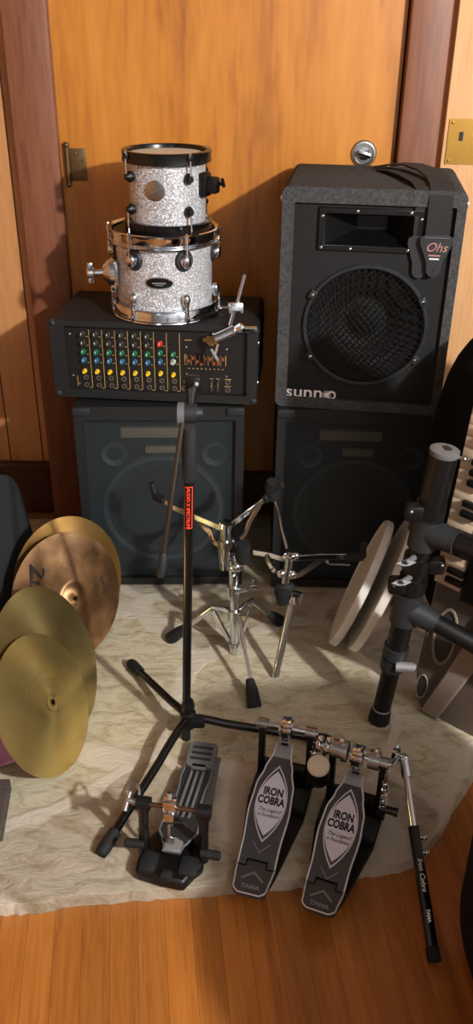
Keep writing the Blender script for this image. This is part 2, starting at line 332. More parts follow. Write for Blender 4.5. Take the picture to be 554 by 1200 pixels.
structure(MB().box((0, -.18, -.08), (5.2, 4.9, .1)).build('floor', 'floor'))
structure(MB().box((0, -1.35, -.026), (5.1, 2.4, .008)).build('carpet', mat('added_grey_carpet', (120, 122, 126), .95, bump=.6, bscale=200, var=.2, vscale=60)))  # unseen, added behind the camera so the chrome reflects neutral grey
# raised flagstone hearth: broken natural edge in front and on the right
edge_px = [(-60, 1068), (0, 1060), (30, 1059), (62, 1054), (100, 1047), (130, 1047), (165, 1043), (200, 1041), (250, 1038), (300, 1034), (340, 1030), (385, 1024), (430, 1016), (470, 1010), (490, 1004), (502, 990), (520, 965), (540, 930), (556, 905), (580, 868)]
ep = [at(x, y, z=0) for x, y in edge_px]
fine = []
for a, b in zip(ep, ep[1:]):
    for k in range(4):
        p = a.lerp(b, k/4); fine.append((p.x+random.uniform(-.0015, .0015), p.y+random.uniform(-.0025, .0025)))
poly = [(-1.3, .93)] + fine + [(.75, 1.62), (.95, 1.95), (.95, WY), (-1.3, WY)]
hb = MB(); hb.prism(poly, -.03, 0)
structure(hb.build('hearth', 'stone', bev=.005))
# door leaf, casings, baseboard
dr = MB().box((-.034, WY+.012, 1.0), (.808, .034, 2.04)).build('door_1', 'door'); structure(dr)
structure(MB().box((-.4885, WY-.01, 1.02), (.103, .05, 2.1), bev=.004).build('trim_1', 'casing'))
structure(MB().box((.42, WY-.01, 1.02), (.092, .05, 2.1), bev=.004).build('trim_2', 'casing'))
structure(MB().box((-.034, WY-.012, 2.1), (1.02, .05, .11), bev=.004).build('trim_3', 'casing'))
structure(MB().box((-1.57, WY-.01, .085), (2.06, .026, .17), bev=.004).box((-1.57, WY-.014, .163), (2.06, .03, .02), bev=.006).build('baseboard_left', 'dark_base'))
structure(MB().box((-.034, WY-.012, .07), (.81, .02, .16)).build('baseboard_back', 'dark_base'))
structure(MB().box((-.034, WY-.02, .0), (1.1, .03, .024), bev=.008).box((-1.57, WY-.03, .0), (2.06, .03, .024), bev=.008).build('trim_4', wood('floor_strip', [(96, 66, 30), (126, 90, 46), (140, 104, 58)], axis='X')))
d2 = MB().box((.9, WY-.008, 1.0), (.84, .03, 2.04), bev=.003).build('door_2', 'board_right'); structure(d2)
structure(MB().box((1.37, WY-.01, 1.02), (.1, .05, 2.1), bev=.004).build('trim_5', 'casing'))
# hinge on the door
hg = at(92, 193, y=WY-.006)
hp = MB().box((hg.x, WY-.007, hg.z), (.040, .004, .074), bev=.0015).build('hinge', 'oldbrass', dr)
MB().tube([(hg.x-.025, WY-.013, hg.z-.04), (hg.x-.025, WY-.013, hg.z+.04)], .0062, 12).ball((hg.x-.025, WY-.013, hg.z+.045), .0075).ball((hg.x-.025, WY-.013, hg.z-.045), .0065).build('hinge_pin', 'oldbrass', hp)
for sx, sz in ((-.006, .026), (.012, .01), (.013, -.012), (.0, -.028)):
    MB().ball((hg.x+sx, WY-.009, hg.z+sz), .0036, sc=(1, .5, 1), seg=12).build('screw', 'oldbrass', hp)
# round thumb-turn lock
lk = at(426, 180, y=WY-.006); X = zdir((lk.x, WY-.005, lk.z), (0, -1, 0))
lo = MB().lathe([(0, 0), (.031, 0), (.031, .003), (.028, .007), (.0235, .0075), (.022, .004), (0, .004)], X).build('door_lock', 'satin', dr)
MB().box((0, 0, .012), (.034, .011, .016), X @ Matrix.Rotation(R(-18), 4, 'Z'), bev=.004).lathe([(.014, .002), (.014, .008), (0, .009)], X).build('thumb_turn', 'chrome', lo)
# brass lock plate on the right-hand door
pl = at(534, 166, y=WY-.024); px0 = pl.x-.021
pp = MB().prism(rrect(px0, pl.z-.05, px0+.105, pl.z+.05, .002), 0, .003, front(0, 0, WY-.023)).build('lock_plate', 'brass', d2)
MB().prism([(px0+.026, pl.z+.002), (px0+.036, pl.z+.002), (px0+.036, pl.z+.022), (px0+.026, pl.z+.022)], 0, .0035, front(0, 0, WY-.0235)).build('keyhole', 'ink', pp)
for sx, sz in ((.008, .042), (.008, -.042), (.097, .042), (.097, -.042)): MB().ball((px0+sx, WY-.0265, pl.z+sz), .0035, sc=(1, .5, 1), seg=12).build('screw', 'brass', pp)

# ------------------------------------------------------------------ speaker cabinets on the floor
def cabinet(loc, rz, label, W=.402, Hh=.502, Dp=.34):
    t = thing('speaker_cabinet', label, 'speaker', loc, rz, 'floor speaker cabinets')
    fr = .021
    b = MB(); b.prism(rrect(0, 0, W, Hh, .012), 0, -Dp, front(0, 0, 0) , holes=[rrect(fr, fr, W-fr, Hh-.034, .004)[::-1]])
    b.box((W/2, Dp-.01, Hh/2), (W-.02, .012, Hh-.02)).build('cabinet_shell', 'tolex', t, bev=.003)
    MB().box((W/2, .05, Hh/2-.006), (W-2*fr, .012, Hh-.055)).build('baffle', 'baffle', t)
    g = MB().poly([(fr, .012, fr), (W-fr, .012, fr), (W-fr, .012, Hh-.034), (fr, .012, Hh-.034)], [[0, 1, 2, 3]]); g.build('grille', 'grille', t)
    y = .042
    wf = MB().lathe([(.138, .004), (.142, .009), (.15, .009), (.154, 0), (.154, -.004)], zdir((W*.5, y, .205), (0, -1, 0)), 56).build('woofer_ring', 'woofring', t)
    MB().lathe([(.138, .004), (.12, .0), (.05, -.02), (.04, -.02), (.03, -.012), (0, -.008)], zdir((W*.5, y, .205), (0, -1, 0)), 48).build('woofer_cone', 'cone', wf)
    for x in (.085, W-.07):
        MB().lathe([(.032, .002), (.03, .006), (.026, .002), (.012, -.006), (0, -.003)], zdir((x, y, .36), (0, -1, 0)), 32).build('tweeter', 'woofring', t)
    MB().box((.18, y-.002, .42), (.15, .014, .026), bev=.003).build('horn_slot', 'paleslot', t)
    MB().box((.2, y-.002, .374), (.075, .012, .018), bev=.003).build('horn_slot', 'paleslot', t)
    for x in (.013, W-.013):
        c = MB().box((x+(.008 if x < .1 else -.008), -.002, Hh-.0105), (.042, .01, .02), bev=.003).box((x, .018, Hh-.0088), (.026, .044, .016), bev=.004)
        c.build('corner_cap', 'dkgrey', t)
        MB().box((x, -.001, .014), (.026, .01, .028), bev=.003).build('corner_cap', 'dkgrey', t)
    for x in (.05, W-.05):
        for yy in (.05, Dp-.05): MB().lathe([(0, 0), (.014, 0), (.016, .006), (0, .006)], Matrix.Translation((x, yy, -.0045)), 16).build('foot', 'rubber', t)
    return t
cabinet((-.386, 1.852, .0045), R(2), 'black speaker cabinet under the mixer amplifier on the left')
cabinet((.093, 1.86, .0045), R(-1.5), 'black speaker cabinet under the carpeted loudspeaker on the right')

# ------------------------------------------------------------------ carpeted PA loudspeaker
S = thing('pa_loudspeaker', 'charcoal carpeted loudspeaker with horn slot and round mesh grille, stacked upper right', 'speaker', (.087, 1.878, .5075), math.atan2(-.048, .372))
SW, SH, SD = .378, .49, .33
b = MB(); b.box((SW/2, SD/2+.05, SH/2), (SW, SD-.1, SH), bev=.016, seg=3)
b.build('carpeted_box', 'carpet', S)
ln = MB(); ln.prism(rrect(0, 0, SW, SH, .016), 0, .122, front(0, 0, .118), holes=[rrect(.026, .024, SW-.02, SH-.032, .003)[::-1]]); ln.build('carpeted_lip', 'carpet', S, bev=.006)
RC = (.192, .198)
hx0, hx1, hz0, hz1 = .078, .298, .362, .45
bf = MB(); bf.prism(rrect(.024, .022, SW-.018, SH-.03, .002), 0, .006, front(0, 0, .012), holes=[ring_pts(.128, 64, 0, RC)[::-1], [(hx0+.012, hz0+.01), (hx0+.012, hz1-.01), (hx1-.012, hz1-.01), (hx1-.012, hz0+.01)]])
bf.build('front_panel', 'baffle', S)
# the box is solid behind; a shallow horn flare and cone sit in the panel
hr = MB(); hr.prism([(hx0, hz0), (hx1, hz0), (hx1, hz1), (hx0, hz1)], 0, .009, front(0, 0, .009), holes=[[(hx0+.014, hz0+.012), (hx0+.014, hz1-.012), (hx1-.014, hz1-.012), (hx1-.014, hz0+.012)]])
h_o = hr.build('horn_frame', 'black', S, bev=.0015)
fl = MB(); o4 = [(hx0+.013, hz0+.011), (hx1-.013, hz0+.011), (hx1-.013, hz1-.011), (hx0+.013, hz1-.011)]; i4 = [(hx0+.08, hz0+.03), (hx1-.075, hz0+.03), (hx1-.075, hz1-.03), (hx0+.08, hz1-.03)]
fl.poly([(x, .006, z) for x, z in o4]+[(x, .085, z) for x, z in i4], [[0, 1, 5, 4], [1, 2, 6, 5], [2, 3, 7, 6], [3, 0, 4, 7], [4, 5, 6, 7]])
fl.build('horn_flare', 'black', h_o)
for x, z in ((hx0+.008, hz0+.006), (hx0+.008, hz1-.018), (hx1-.008, hz1-.018), ((hx0+hx1)/2-.04, hz0+.005), ((hx0+hx1)/2-.03, hz1-.006), (hx1-.03, hz0+.006), (hx1-.03, hz1-.006), (hx1-.008, hz0+.01)):
    MB().ball((x, -.0005, z), .0038, sc=(1, .5, 1), seg=12).build('screw', 'chrome', h_o)
Xr = zdir((RC[0], .012, RC[1]), (0, -1, 0))
MB().lathe([(.128, .0), (.128, .010), (.131, .0135), (.135, .0135), (.138, .010), (.138, 0)], Xr, 72).build('grille_ring', 'dkgrey', S)
MB().lathe([(.1285, -.001), (.112, -.004), (.05, -.05), (.04, -.05), (.03, -.04), (0, -.034)], Xr, 48).build('woofer_cone', 'baffle', S)
ms = MB(); k = .0118; rr_ = .1285
for ang in (R(48), R(-48)):
    dx, dz = math.cos(ang), math.sin(ang)
    for i in range(-14, 15):
        c = i*k*.95; 
        if abs(c) >= rr_: continue
        h = math.sqrt(rr_**2-c*c); 
        pts = []
        for q in range(7):
            s_ = -h+2*h*q/6; x = -dz*c+dx*s_; z = dx*c+dz*s_
            pts.append((RC[0]+x, .0035-.006*(1-(x*x+z*z)/rr_**2), RC[1]+z))
        ms.tube(pts, .00135, 5)
ms.build('mesh_grille', 'black', S)
for a in (28, 150, 212, 330):
    x, z = RC[0]+.136*math.cos(R(a)), RC[1]+.136*math.sin(R(a))
    c = MB().box((0, 0, .008), (.02, .016, .016), zdir((x, .012, z), (0, -1, 0), (math.cos(R(a)), 0, math.sin(R(a)))), bev=.002).build('grille_clip', 'dkgrey', S)
    MB().ball((x, -.005, z), .004, sc=(1, .5, 1), seg=12).build('screw', 'chrome', c)
text('sunn', .040, 'white', S, front(.066, .0345, .0055), 'logo', bold=.0005, fit=.084)
MB().lathe([(.0, .001), (.0105, .001), (.0105, -.001), (0, -.001)], zdir((.119, .0052, .0315), (0, -1, 0)), 24).build('logo_disc', 'ltgrey', S)
MB().lathe([(.0065, .0013), (.0105, .0013), (.0105, -.001), (.0065, -.001)], zdir((.130, .005, .0315), (0, -1, 0)), 24).lathe([(0, .002), (.0055, .002), (.0055, 0), (0, 0)], zdir((.119, .005, .0315), (0, -1, 0)), 20).build('logo_disc', 'white', S)
MB().lathe([(.022, 0), (.022, .004), (.018, .005), (.015, .001), (0, .0005)], zdir((.325, .012, .058), (0, -1, 0)), 32).build('port', 'blackgloss', S)
for x in (-.004, SW-.004): MB().box((x+.004, .03, SH-.03), (.012, .02, .012), bev=.003).build('corner_rivet', 'chrome', S)

# guitar strap over the top corner
so = S.location; SR = Matrix.Translation(so) @ Matrix.Rotation(math.atan2(-.048, .372), 4, 'Z')
G = thing('guitar_strap', 'black guitar strap draped over the top of the carpeted loudspeaker', 'strap', so, math.atan2(-.048, .372))
def ribbon(path, w, th, name, m, parent, dirs=None, bev=0):
    P = [Vector(p) for p in path]; mb = MB(); vs = []; fs = []; n = len(P)
    for i in range(n):
        t_ = (P[min(i+1, n-1)]-P[max(i-1, 0)]).normalized(); side = Vector(dirs[i] if dirs else (1, 0, 0)); side = (side-t_*side.dot(t_)).normalized(); nn = t_.cross(side)
        for a, c in ((-1, -1), (1, -1), (1, 1), (-1, 1)): vs.append(P[i]+side*a*w/2+nn*c*th/2)
    for i in range(n-1):
        for j in range(4): fs.append([i*4+j, i*4+(j+1) % 4, (i+1)*4+(j+1) % 4, (i+1)*4+j])
    fs += [[3, 2, 1, 0], [(n-1)*4+j for j in range(4)]]
    return mb.poly(vs, fs).build(name, m, parent, bev=bev)
T = SH+.003
ribbon([(.20, .27, T+.003), (.235, .245, T+.012), (.27, .20, T+.018), (.30, .13, T+.018), (.318, .065, T+.012), (.323, .025, T+.007), (.324, .001, T-.001), (.324, -.006, T-.02), (.324, -.008, T-.06), (.324, -.009, T-.105)], .048, .0035, 'webbing', 'web', G, [(.6, .8, 0), (.7, .7, 0), (.85, .5, 0), (.95, .3, 0), (1, .15, 0)]+[(1, 0, 0)]*5)
ribbon([(.21, .24, T), (.235, .2, T+.004), (.262, .13, T+.005), (.285, .05, T+.004), (.294, .006, T-.001), (.296, .001, T-.02), (.297, .002, T-.06), (.298, .003, T-.10)], .044, .003, 'webbing', 'web', G, [(.7, .6, 0), (.8, .5, 0), (.9, .3, 0), (1, .2, 0)]+[(1, 0, 0)]*4)
def strap_end(cx, zt, y, parent, ang=0):
    out = [(-.033, 0), (-.034, -.012), (-.026, -.03), (-.017, -.05), (-.015, -.07), (-.009, -.079), (0, -.082), (.009, -.079), (.015, -.07), (.017, -.05), (.026, -.03), (.034, -.012), (.033, 0), (.022, .006), (-.022, .006)]
    return MB().prism(out, -.002, .002, front(cx, zt, y) @ Matrix.Rotation(R(ang), 4, 'Z')).build('leather_end', 'leather', parent, bev=.001)
e1 = strap_end(.324, T-.093, -.0125, G); e2 = strap_end(.3, T-.1, -.001, G, -4)
MB().lathe([(0, .0004), (.0035, .0004), (.0035, 0), (0, 0)], zdir((.324, -.0146, T-.093-.066), (0, -1, 0)), 14).build('strap_hole', 'ink', e1)
text('Ohs', .026, 'strapred', e1, front(.3245, T-.113, -.0147), 'lettering', shear=.35)
for dz, w in ((-.027, .024), (-.034, .02)): MB().box((.323, -.0148, T-.1+dz-.002), (w, .0004, .0028)).build('print_line', 'strapred' if dz > -.03 else 'white', e1)
MB().box((.324, -.0148, T-.093), (.05, .0006, .0016)).build('stitch_line', 'midgrey', e1)

# ------------------------------------------------------------------ powered mixer amplifier
AY = -.08; AW, AH, AD = .476, .185, .245
A = thing('mixer_amplifier', 'black powered mixer head with rows of coloured knobs on the left cabinet', 'amplifier', (-.195-.2375*math.cos(AY), 1.896, .515), AY)
fx0, fx1, fz0, fz1 = .034, .452, .02, .172
b = MB(); b.prism(rrect(0, 0, AW, AH, .016), 0, -AD, front(0, 0, 0), holes=[rrect(fx0, fz0, fx1, fz1, .003)[::-1]])
b.box((AW/2, AD-.01, AH/2), (AW-.03, .012, AH-.03)).build('amplifier_case', 'tolex', A, bev=.006)
MB().box(((fx0+fx1)/2, .016, (fz0+fz1)/2), (fx1-fx0, .008, fz1-fz0)).build('control_panel', 'panelblk', A)
yp = .0118
def kn(x, z, m, r=.0062, h=.011, name='knob'):
    k_ = MB().lathe([(r*1.15, 0), (r*1.15, .002), (r, .0025), (r*.86, h), (0, h)], zdir((x, yp, z), (0, -1, 0)), 18).build(name, m, A)
    return k_
def jack(x, z): return MB().lathe([(.0055, 0), (.0062, .003), (.0044, .0034), (.0032, .003), (.003, -.002), (0, -.002)], zdir((x, yp, z), (0, -1, 0)), 16).build('jack_socket', 'satin', A)
def line(x0, z0, x1, z1, w=.0014, m='gold', name='printed_line'):
    return MB().box(((x0+x1)/2, yp-.0004, (z0+z1)/2), (max(abs(x1-x0), w), .0008, max(abs(z1-z0), w))).build(name, m, A)
cw = .0298
for c in range(8):
    x = .073+c*cw
    rows = [(.152, 'greyk'), (.131, 'greyk'), (.110, 'green'), (.09, 'blue'), (.063, 'yellow')]
    if c == 6: rows = [(.136, 'red'), (.114, 'green'), (.093, 'blue'), (.065, 'yellow')]
    if c == 7: rows = [(.112, 'green'), (.094, 'whitek'), (.063, 'yellow')]
    for z, m in rows:
        kk = kn(x, z, m, (.0046 if m == 'yellow' else .0056))
        if m != 'yellow':
            MB().box((x, yp-.0113, z+.0028), (.0012, .0008, .005)).build('pointer', 'white' if m != 'whitek' else 'ink', kk)
            line(x+.0075, z-.006, x+.013, z-.006, .0011)
    jack(x+.002, .047); jack(x+.002, .029)
    line(x+.0155, .024, x+.0155, .162, .0012)
    line(x+.008, .022, x+.0155, .022, .0012)
line(.054, .025, .054, .05, .0012); line(.054, .031, .06, .031, .0012)
# graphic equaliser
for i in range(9):
    x = .318+i*.0098
    sl = line(x, .087, x, .113, .0022, 'ink', 'slider_slot'); line(x-.0045, .088, x-.0045, .112, .0009)
    zz = .1+.007*math.sin(i*1.7)
    MB().box((x, yp-.005, zz), (.0055, .011, .006), bev=.001).build('slider', 'slider', A)
    line(x-.002, .0795, x+.002, .0795, .0016)
for x in (.309, .403): line(x, .088, x, .113, .0016)
for x, z in ((.312, .13), (.405, .128), (.312, .066), (.405, .063), (.044, .15), (.044, .05)): MB().ball((x, yp-.0008, z), .0024, sc=(1, .5, 1), seg=10).build('panel_screw', 'satin', A)
for dx, z, w in ((0, .156, .018), (-.002, .151, .03), (.001, .1465, .034), (.003, .142, .024), (.001, .138, .012)):
    line(.368+dx-w/2, z, .368+dx+w/2, z, .003, 'gold', 'gold_emblem')
line(.309, .147, .325, .147, .0015)
for x, z in ((.306, .048), (.37, .05), (.385, .05), (.37, .03), (.385, .03)): MB().lathe([(.0034, 0), (.0034, .003), (.0015, .009), (0, .009)], zdir((x, yp, z), (0, -1, 0)), 12).build('switch', 'satin', A)
for x in (.37, .385): line(x, .034, x, .046, .001); line(x-.004, .0565, x+.004, .0565, .0012)
jack(.408, .05); jack(.408, .03); jack(.306, .03); line(.4, .0565, .416, .0565); line(.4, .039, .416, .039)
for x in (.008, AW-.008):
    for z in (.008, AH-.008): MB().ball((x, .006, z), .0105, sc=(1, .8, 1)).build('corner_protector', 'dkgrey', A)
for z in (.045, .14): MB().ball((AW, .03, z), .008, sc=(.5, 1, 1), seg=14).build('side_rivet', 'chrome', A)
for x in (.05, AW-.05):
    for yy in (.04, AD-.04): MB().lathe([(0, 0), (.012, 0), (.014, .009), (0, .009)], Matrix.Translation((x, yy, -.0082)), 16).build('foot', 'rubber', A)

# ------------------------------------------------------------------ the two toms
def lathe_part(prof, nm, m, t, n=64): return MB().lathe(prof, None, n).build(nm, m, t)
TC = Vector((-.172, 1.985))
def oriented(t, a, r, z):
    """frame on the shell at angle a, Z pointing outwards, Y up"""
    n = Vector((math.cos(a), math.sin(a), 0)); return XF((r*n.x, r*n.y, z), Vector((0, 0, 1)).cross(n), (0, 0, 1))
# larger tom
t2z = .515+AH+.0007
t2 = thing('rack_tom', 'silver sparkle tom drum with chrome hoops standing on the mixer amplifier', 'drum', (TC.x, TC.y, t2z), 0, 'stacked tom drums')
sr, hr_, hh = .1085, .1235, .193
lathe_part([(sr, .012), (sr, hh-.012)], 'shell', 'silver', t2)
def flange(z0, up):
    s_ = 1 if up else -1
    return [(hr_-.007, z0), (hr_-.005, z0+s_*.003), (hr_-.005, z0+s_*.016), (hr_-.004, z0+s_*.02), (hr_, z0+s_*.0215), (hr_+.001, z0+s_*.024), (hr_-.002, z0+s_*.026), (hr_-.0085, z0+s_*.022), (hr_-.0085, z0+s_*.002), (hr_-.0115, z0+s_*.0008), (hr_-.0115, z0-s_*.004), (hr_, z0-s_*.005), (hr_+.0012, z0-s_*.003), (hr_-.003, z0-s_*.001), (hr_-.007, z0)]
lathe_part(flange(hh-.026, True), 'top_hoop', 'chrome', t2)
lathe_part(flange(.026, False), 'bottom_hoop', 'chrome', t2)
lathe_part([(0, hh-.0075), (sr+.002, hh-.0075), (sr+.002, hh-.02), (sr+.004, hh-.02)], 'drum_head', 'black', t2)
for i in range(6):
    a = R(-90-38+60*i) if False else R(-122+60*i)
    X = oriented(t2, a, sr, 0)
    lw = MB(); Y = hh-.056
    lw.lathe([(0, .019), (.010, .017), (.0125, .012), (.0125, .003)], X @ Matrix.Translation((0, Y, 0)), 24).ball((0, Y, .013), .0118, X, (1, 1.25, .7))
    lo2 = lw.build('lug', 'chrome', t2)
    MB().lathe([(.0125, .0055), (.018, .005), (.021, .001), (.021, -.002), (.0125, -.002)], X @ Matrix.Translation((0, Y, 0)) @ Matrix.Diagonal((1, 1.15, 1, 1)), 28).build('lug_gasket', 'dkgrey', lo2)
    MB().ball((0, .052, .008), .0095, X, (1, 1.55, 1)).ball((0, .041, .009), .007, X).build('lug', 'chrome', t2)
    MB().tube([X @ Vector((0, hh-.006, .0165)), X @ Vector((0, Y, .0165))], .0026, 8).lathe([(0, .0), (.0045, .0), (.0045, .01), (.003, .011), (.003, .016), (0, .016)], Matrix.Translation(X @ Vector((0, hh-.012, .0165))), 8).build('tension_rod', 'chrome', t2)
    MB().tube([X @ Vector((0, .007, .0165)), X @ Vector((0, .052, .0165))], .0026, 8).lathe([(0, 0), (.0045, 0), (.0045, .01), (0, .011)], Matrix.Translation(X @ Vector((0, .004, .0165))), 8).build('tension_rod', 'chrome', t2)
Xb = oriented(t2, R(-92), sr, hh*.5+.004)
def curved_badge(t, a0, z0, w, h, r, m, nm, off):
    vs, fs = [], []
    n = 36; vs.append((r+off, 0, 0)); pts = [(0, 0)]+[(w*math.cos(2*math.pi*i/n), h*math.sin(2*math.pi*i/n)) for i in range(n)]
    vs = [((r+off)*math.cos(a0+u/r), (r+off)*math.sin(a0+u/r), z0+v) for u, v in pts]; fs = [[0, 1+i, 1+(i+1) % n] for i in range(n)]
    vs += [((r-.001)*math.cos(a0+u/r), (r-.001)*math.sin(a0+u/r), z0+v) for u, v in pts[1:]]; fs += [[1+i, n+1+i, n+1+(i+1) % n, 1+(i+1) % n] for i in range(n)]
    return MB().poly(vs, fs).build(nm, m, t, sharp=50)
bd = curved_badge(t2, R(-92), hh*.47, .031, .0135, sr, 'chrome', 'badge', .0012)
curved_badge(bd, R(-92), hh*.47, .0285, .0112, sr, 'blackgloss', 'badge_face', .0018)
MB().box((0, 0, .0019), (.030, .003, .0005), oriented(t2, R(-92), sr, hh*.47)).box((0, -.0045, .0019), (.018, .0014, .0005), oriented(t2, R(-92), sr, hh*.47)).build('badge_print', 'ltgrey', bd)
# bracket with wing nut on its left
Xw = oriented(t2, R(-165), sr, .095)
mb_ = MB().box((0, 0, .006), (.05, .056, .014), Xw, bev=.006).lathe([(.031, .010), (.029, .02), (.018, .03), (.013, .034), (0, .034)], Xw, 32).build('mount_bracket', 'chrome', t2)
wn = MB().tube([Xw @ Vector((0, 0, .03)), Xw @ Vector((0, 0, .058))], [.008, .007], 14).lathe([(.009, .052), (.0125, .056), (.0125, .066), (.009, .07), (0, .07)], Xw, 20)
for dy in (-1, 1): wn.box((0, dy*.014, .061), (.009, .018, .013), Xw, bev=.003)
wn.build('wing_nut', 'chrome', mb_)
# smaller tom
t1 = thing('rack_tom', 'small silver sparkle tom drum with black hoops, topmost of the stack', 'drum', (TC.x+.012, TC.y-.004, t2z+hh-.0072), 0, 'stacked tom drums')
s1, h1 = .0835, .166
lathe_part([(s1, .01), (s1, h1-.01)], 'shell', 'silver', t1)
for z0, z1, nm in ((h1-.024, h1, 'top_hoop'), (0, .023, 'bottom_hoop')):
    lathe_part([(s1+.001, z0+.002), (s1+.011, z0), (s1+.0135, z0+.002), (s1+.0125, (z0+z1)/2), (s1+.0135, z1-.002), (s1+.011, z1), (s1+.003, z1), (s1+.001, z1-.004), (s1+.001, z0+.002)], nm, 'blackgloss', t1)
lathe_part([(0, h1-.009), (s1+.0005, h1-.009), (s1+.0005, h1-.02)], 'drum_head', 'head', t1)
for i in range(4):
    a = R(-146+90*i); X = oriented(t1, a, s1, 0)
    for zc in (h1-.05, .05):
        MB().ball((0, zc, .007), .0088, X, (1, 1.35, 1)).lathe([(.0085, .0), (.009, .012), (.0055, .0185), (0, .019)], X @ Matrix.Translation((0, zc, 0)), 20).build('lug', 'black', t1)
    for z0, z1, zh in ((h1-.05, h1+.001, h1), (.0, .05, -.001)):
        MB().tube([X @ Vector((0, z0, .0155)), X @ Vector((0, z1, .0155))], .0021, 8).build('tension_rod', 'chrome', t1)
    MB().box((0, h1-.008, .0135), (.012, .012, .010), X, bev=.002).build('hoop_claw', 'black', t1)
bd = MB().lathe([(.021, -.004), (.021, .0015), (.018, .0026), (0, .0026)], oriented(t1, R(-103), s1, h1*.56), 36).build('badge', 'satin', t1)
MB().box((0, 0, .0028), (.026, .003, .0008), oriented(t1, R(-103), s1, h1*.56) @ Matrix.Rotation(R(25), 4, 'Z')).build('badge_line', 'midgrey', bd)
Xm = oriented(t1, R(-22), s1, h1*.6)
br = MB().box((0, 0, .006), (.034, .05, .018), Xm, bev=.005).box((0, 0, .022), (.026, .034, .032), Xm, bev=.006).build('mount_bracket', 'black', t1)
MB().tube([Xm @ Vector((0, .004, .036)), Xm @ Vector((0, .004, .05))], .004, 10).box((0, .008, .05), (.006, .022, .007), Xm @ Matrix.Rotation(R(30), 4, 'Z'), bev=.002).build('wing_screw', 'black', br)

# ------------------------------------------------------------------ chrome tom clamp lying over the amp edge
p0 = at(252, 363, y=1.90); Q = thing('tom_clamp', 'chrome tom arm clamp lying over the right front edge of the mixer amplifier', 'clamp', at(270, 368, y=1.89))
o = Q.location; q = lambda x, y_, yy: at(x, y_, y=yy)
MB(o).tube([q(287, 322, 1.90), q(278, 356, 1.89)], .0045, 12).build('arm_rod', 'satin', Q)
MB(o).box((0, 0, 0), (.034, .026, .019), zdir(q(276, 361, 1.885), (.15, -.9, .2)), bev=.004).build('clamp_block', 'chrome', Q)
MB(o).tube([q(268, 361, 1.885), q(255, 361, 1.885)], [.004, .003], 10).ball(q(258, 361, 1.885), .005).build('clamp_bolt', 'chrome', Q)
MB(o).tube([q(275, 364, 1.88), q(270, 382, 1.85)], .0055, 12).build('link_rod', 'chrome', Q)
MB(o).tube([q(253, 397, 1.835), q(275, 387, 1.84)], .0125, 20).tube([q(252, 397, 1.835), q(254, 396, 1.835)], .0138, 20).tube([q(273, 388, 1.84), q(275, 387, 1.84)], .0138, 20).build('clamp_barrel', 'chrome', Q)
MB(o).tube([q(275, 387, 1.84), q(283, 384, 1.84)], [.008, .011], 8).tube([q(283, 384, 1.84), q(286, 383, 1.84)], [.011, .007], 8).tube([q(286, 384, 1.84), q(301, 384, 1.835)], .0032, 8).build('knurled_knob', 'chrome', Q)
MB(o).tube([q(256, 400, 1.833), q(252, 416, 1.83)], .0036, 10).tube([q(247, 409, 1.83), q(252, 418, 1.828), q(257, 424, 1.828)], [.004, .0055, .0032], 10).build('wing_screw', 'chrome', Q)

# ------------------------------------------------------------------ boom microphone stand
mz = Vector((-.095, 1.31, 0)); K = thing('microphone_stand', 'black boom microphone stand with an orange red label in front of the left cabinet', 'stand', mz)
top = at(222, 505, y=1.31); base = at(218, 866, y=1.31)
axis = (top-base).normalized(); pole = lambda h: base+axis*h
Lp = (top-base).length
MB(mz).tube([Vector((base.x, base.y, .004)), pole(Lp*.99)], .0085, 16).build('pole', 'blackgloss', K)
MB(mz).tube([Vector((base.x, base.y, .0)), Vector((base.x, base.y, .03))], .0095, 16).build('pole_foot', 'rubber', K)
hubc = at(220, 843, y=1.31)
MB(mz).tube([hubc-axis*.016, hubc+axis*.02, hubc+axis*.022, hubc+axis*.036, hubc+axis*.038, hubc+axis*.05], [.016, .016, .0125, .0125, .014, .011], 18).box(hubc+Vector((.02, -.006, .0)), (.03, .02, .022), bev=.004).build('leg_hub', 'black', K)
def bez(a, b, c, n=8): return [a*(1-t)**2+b*2*t*(1-t)+c*t*t for t in (i/n for i in range(n+1))]
f1, f2, f3 = at(119, 999, z=.010), at(154, 778, z=.010), at(385, 868, z=.010)
for ft, kx in ((f1, .22), (f2, .1), (f3, .1)):
    d = (ft-hubc); d0 = Vector((d.x, d.y, 0)).normalized(); s0 = hubc+d0*.012+Vector((0, 0, .004)); kn_ = hubc+d0*(.05 if kx > .15 else .02)+Vector((0, 0, .008)); e = s0.lerp(ft, kx+.12)
    lg = MB(mz).tube([s0]+bez(s0, kn_, e, 7)[1:]+[ft], .0085, 14).build('leg', 'blackgloss', K)
    du = (ft-e).normalized(); MB(mz).tube([ft-du*.045, ft-du*.01, ft+du*.004], [.0115, .013, .011], 14).build('rubber_tip', 'rubber', lg)
# upper sleeve, swivel and folded boom
MB(mz).tube([pole(Lp-.094), pole(Lp-.090), pole(Lp-.02), pole(Lp+.006)], [.0105, .0125, .0125, .011], 18).build('clutch_grip', 'dkgrey', K)
sw = at(222, 484, y=1.305)
MB(mz).tube([sw+Vector((-.014, 0, 0)), sw+Vector((.012, 0, 0))], .0165, 24).tube([sw+Vector((.012, 0, 0)), sw+Vector((.022, 0, 0))], [.010, .008], 12).box(sw+Vector((.001, .004, .022)), (.006, .012, .04), bev=.002).build('boom_swivel', 'dkgrey', K)
bt, be = at(213, 497, y=1.285), at(188, 676, y=1.235); bm_top = at(226, 450, y=1.34)
bo = MB(mz).tube([sw+Vector((-.012, -.006, 0)), bt, be], .0043, 12).build('boom_arm', 'gunmetal', K)
dd = (be-bt).normalized(); MB(mz).tube([be-dd*.045, be-dd*.04, be-dd*.004, be], [.0055, .0075, .0075, .006], 14).build('counterweight', 'dkgrey', bo)
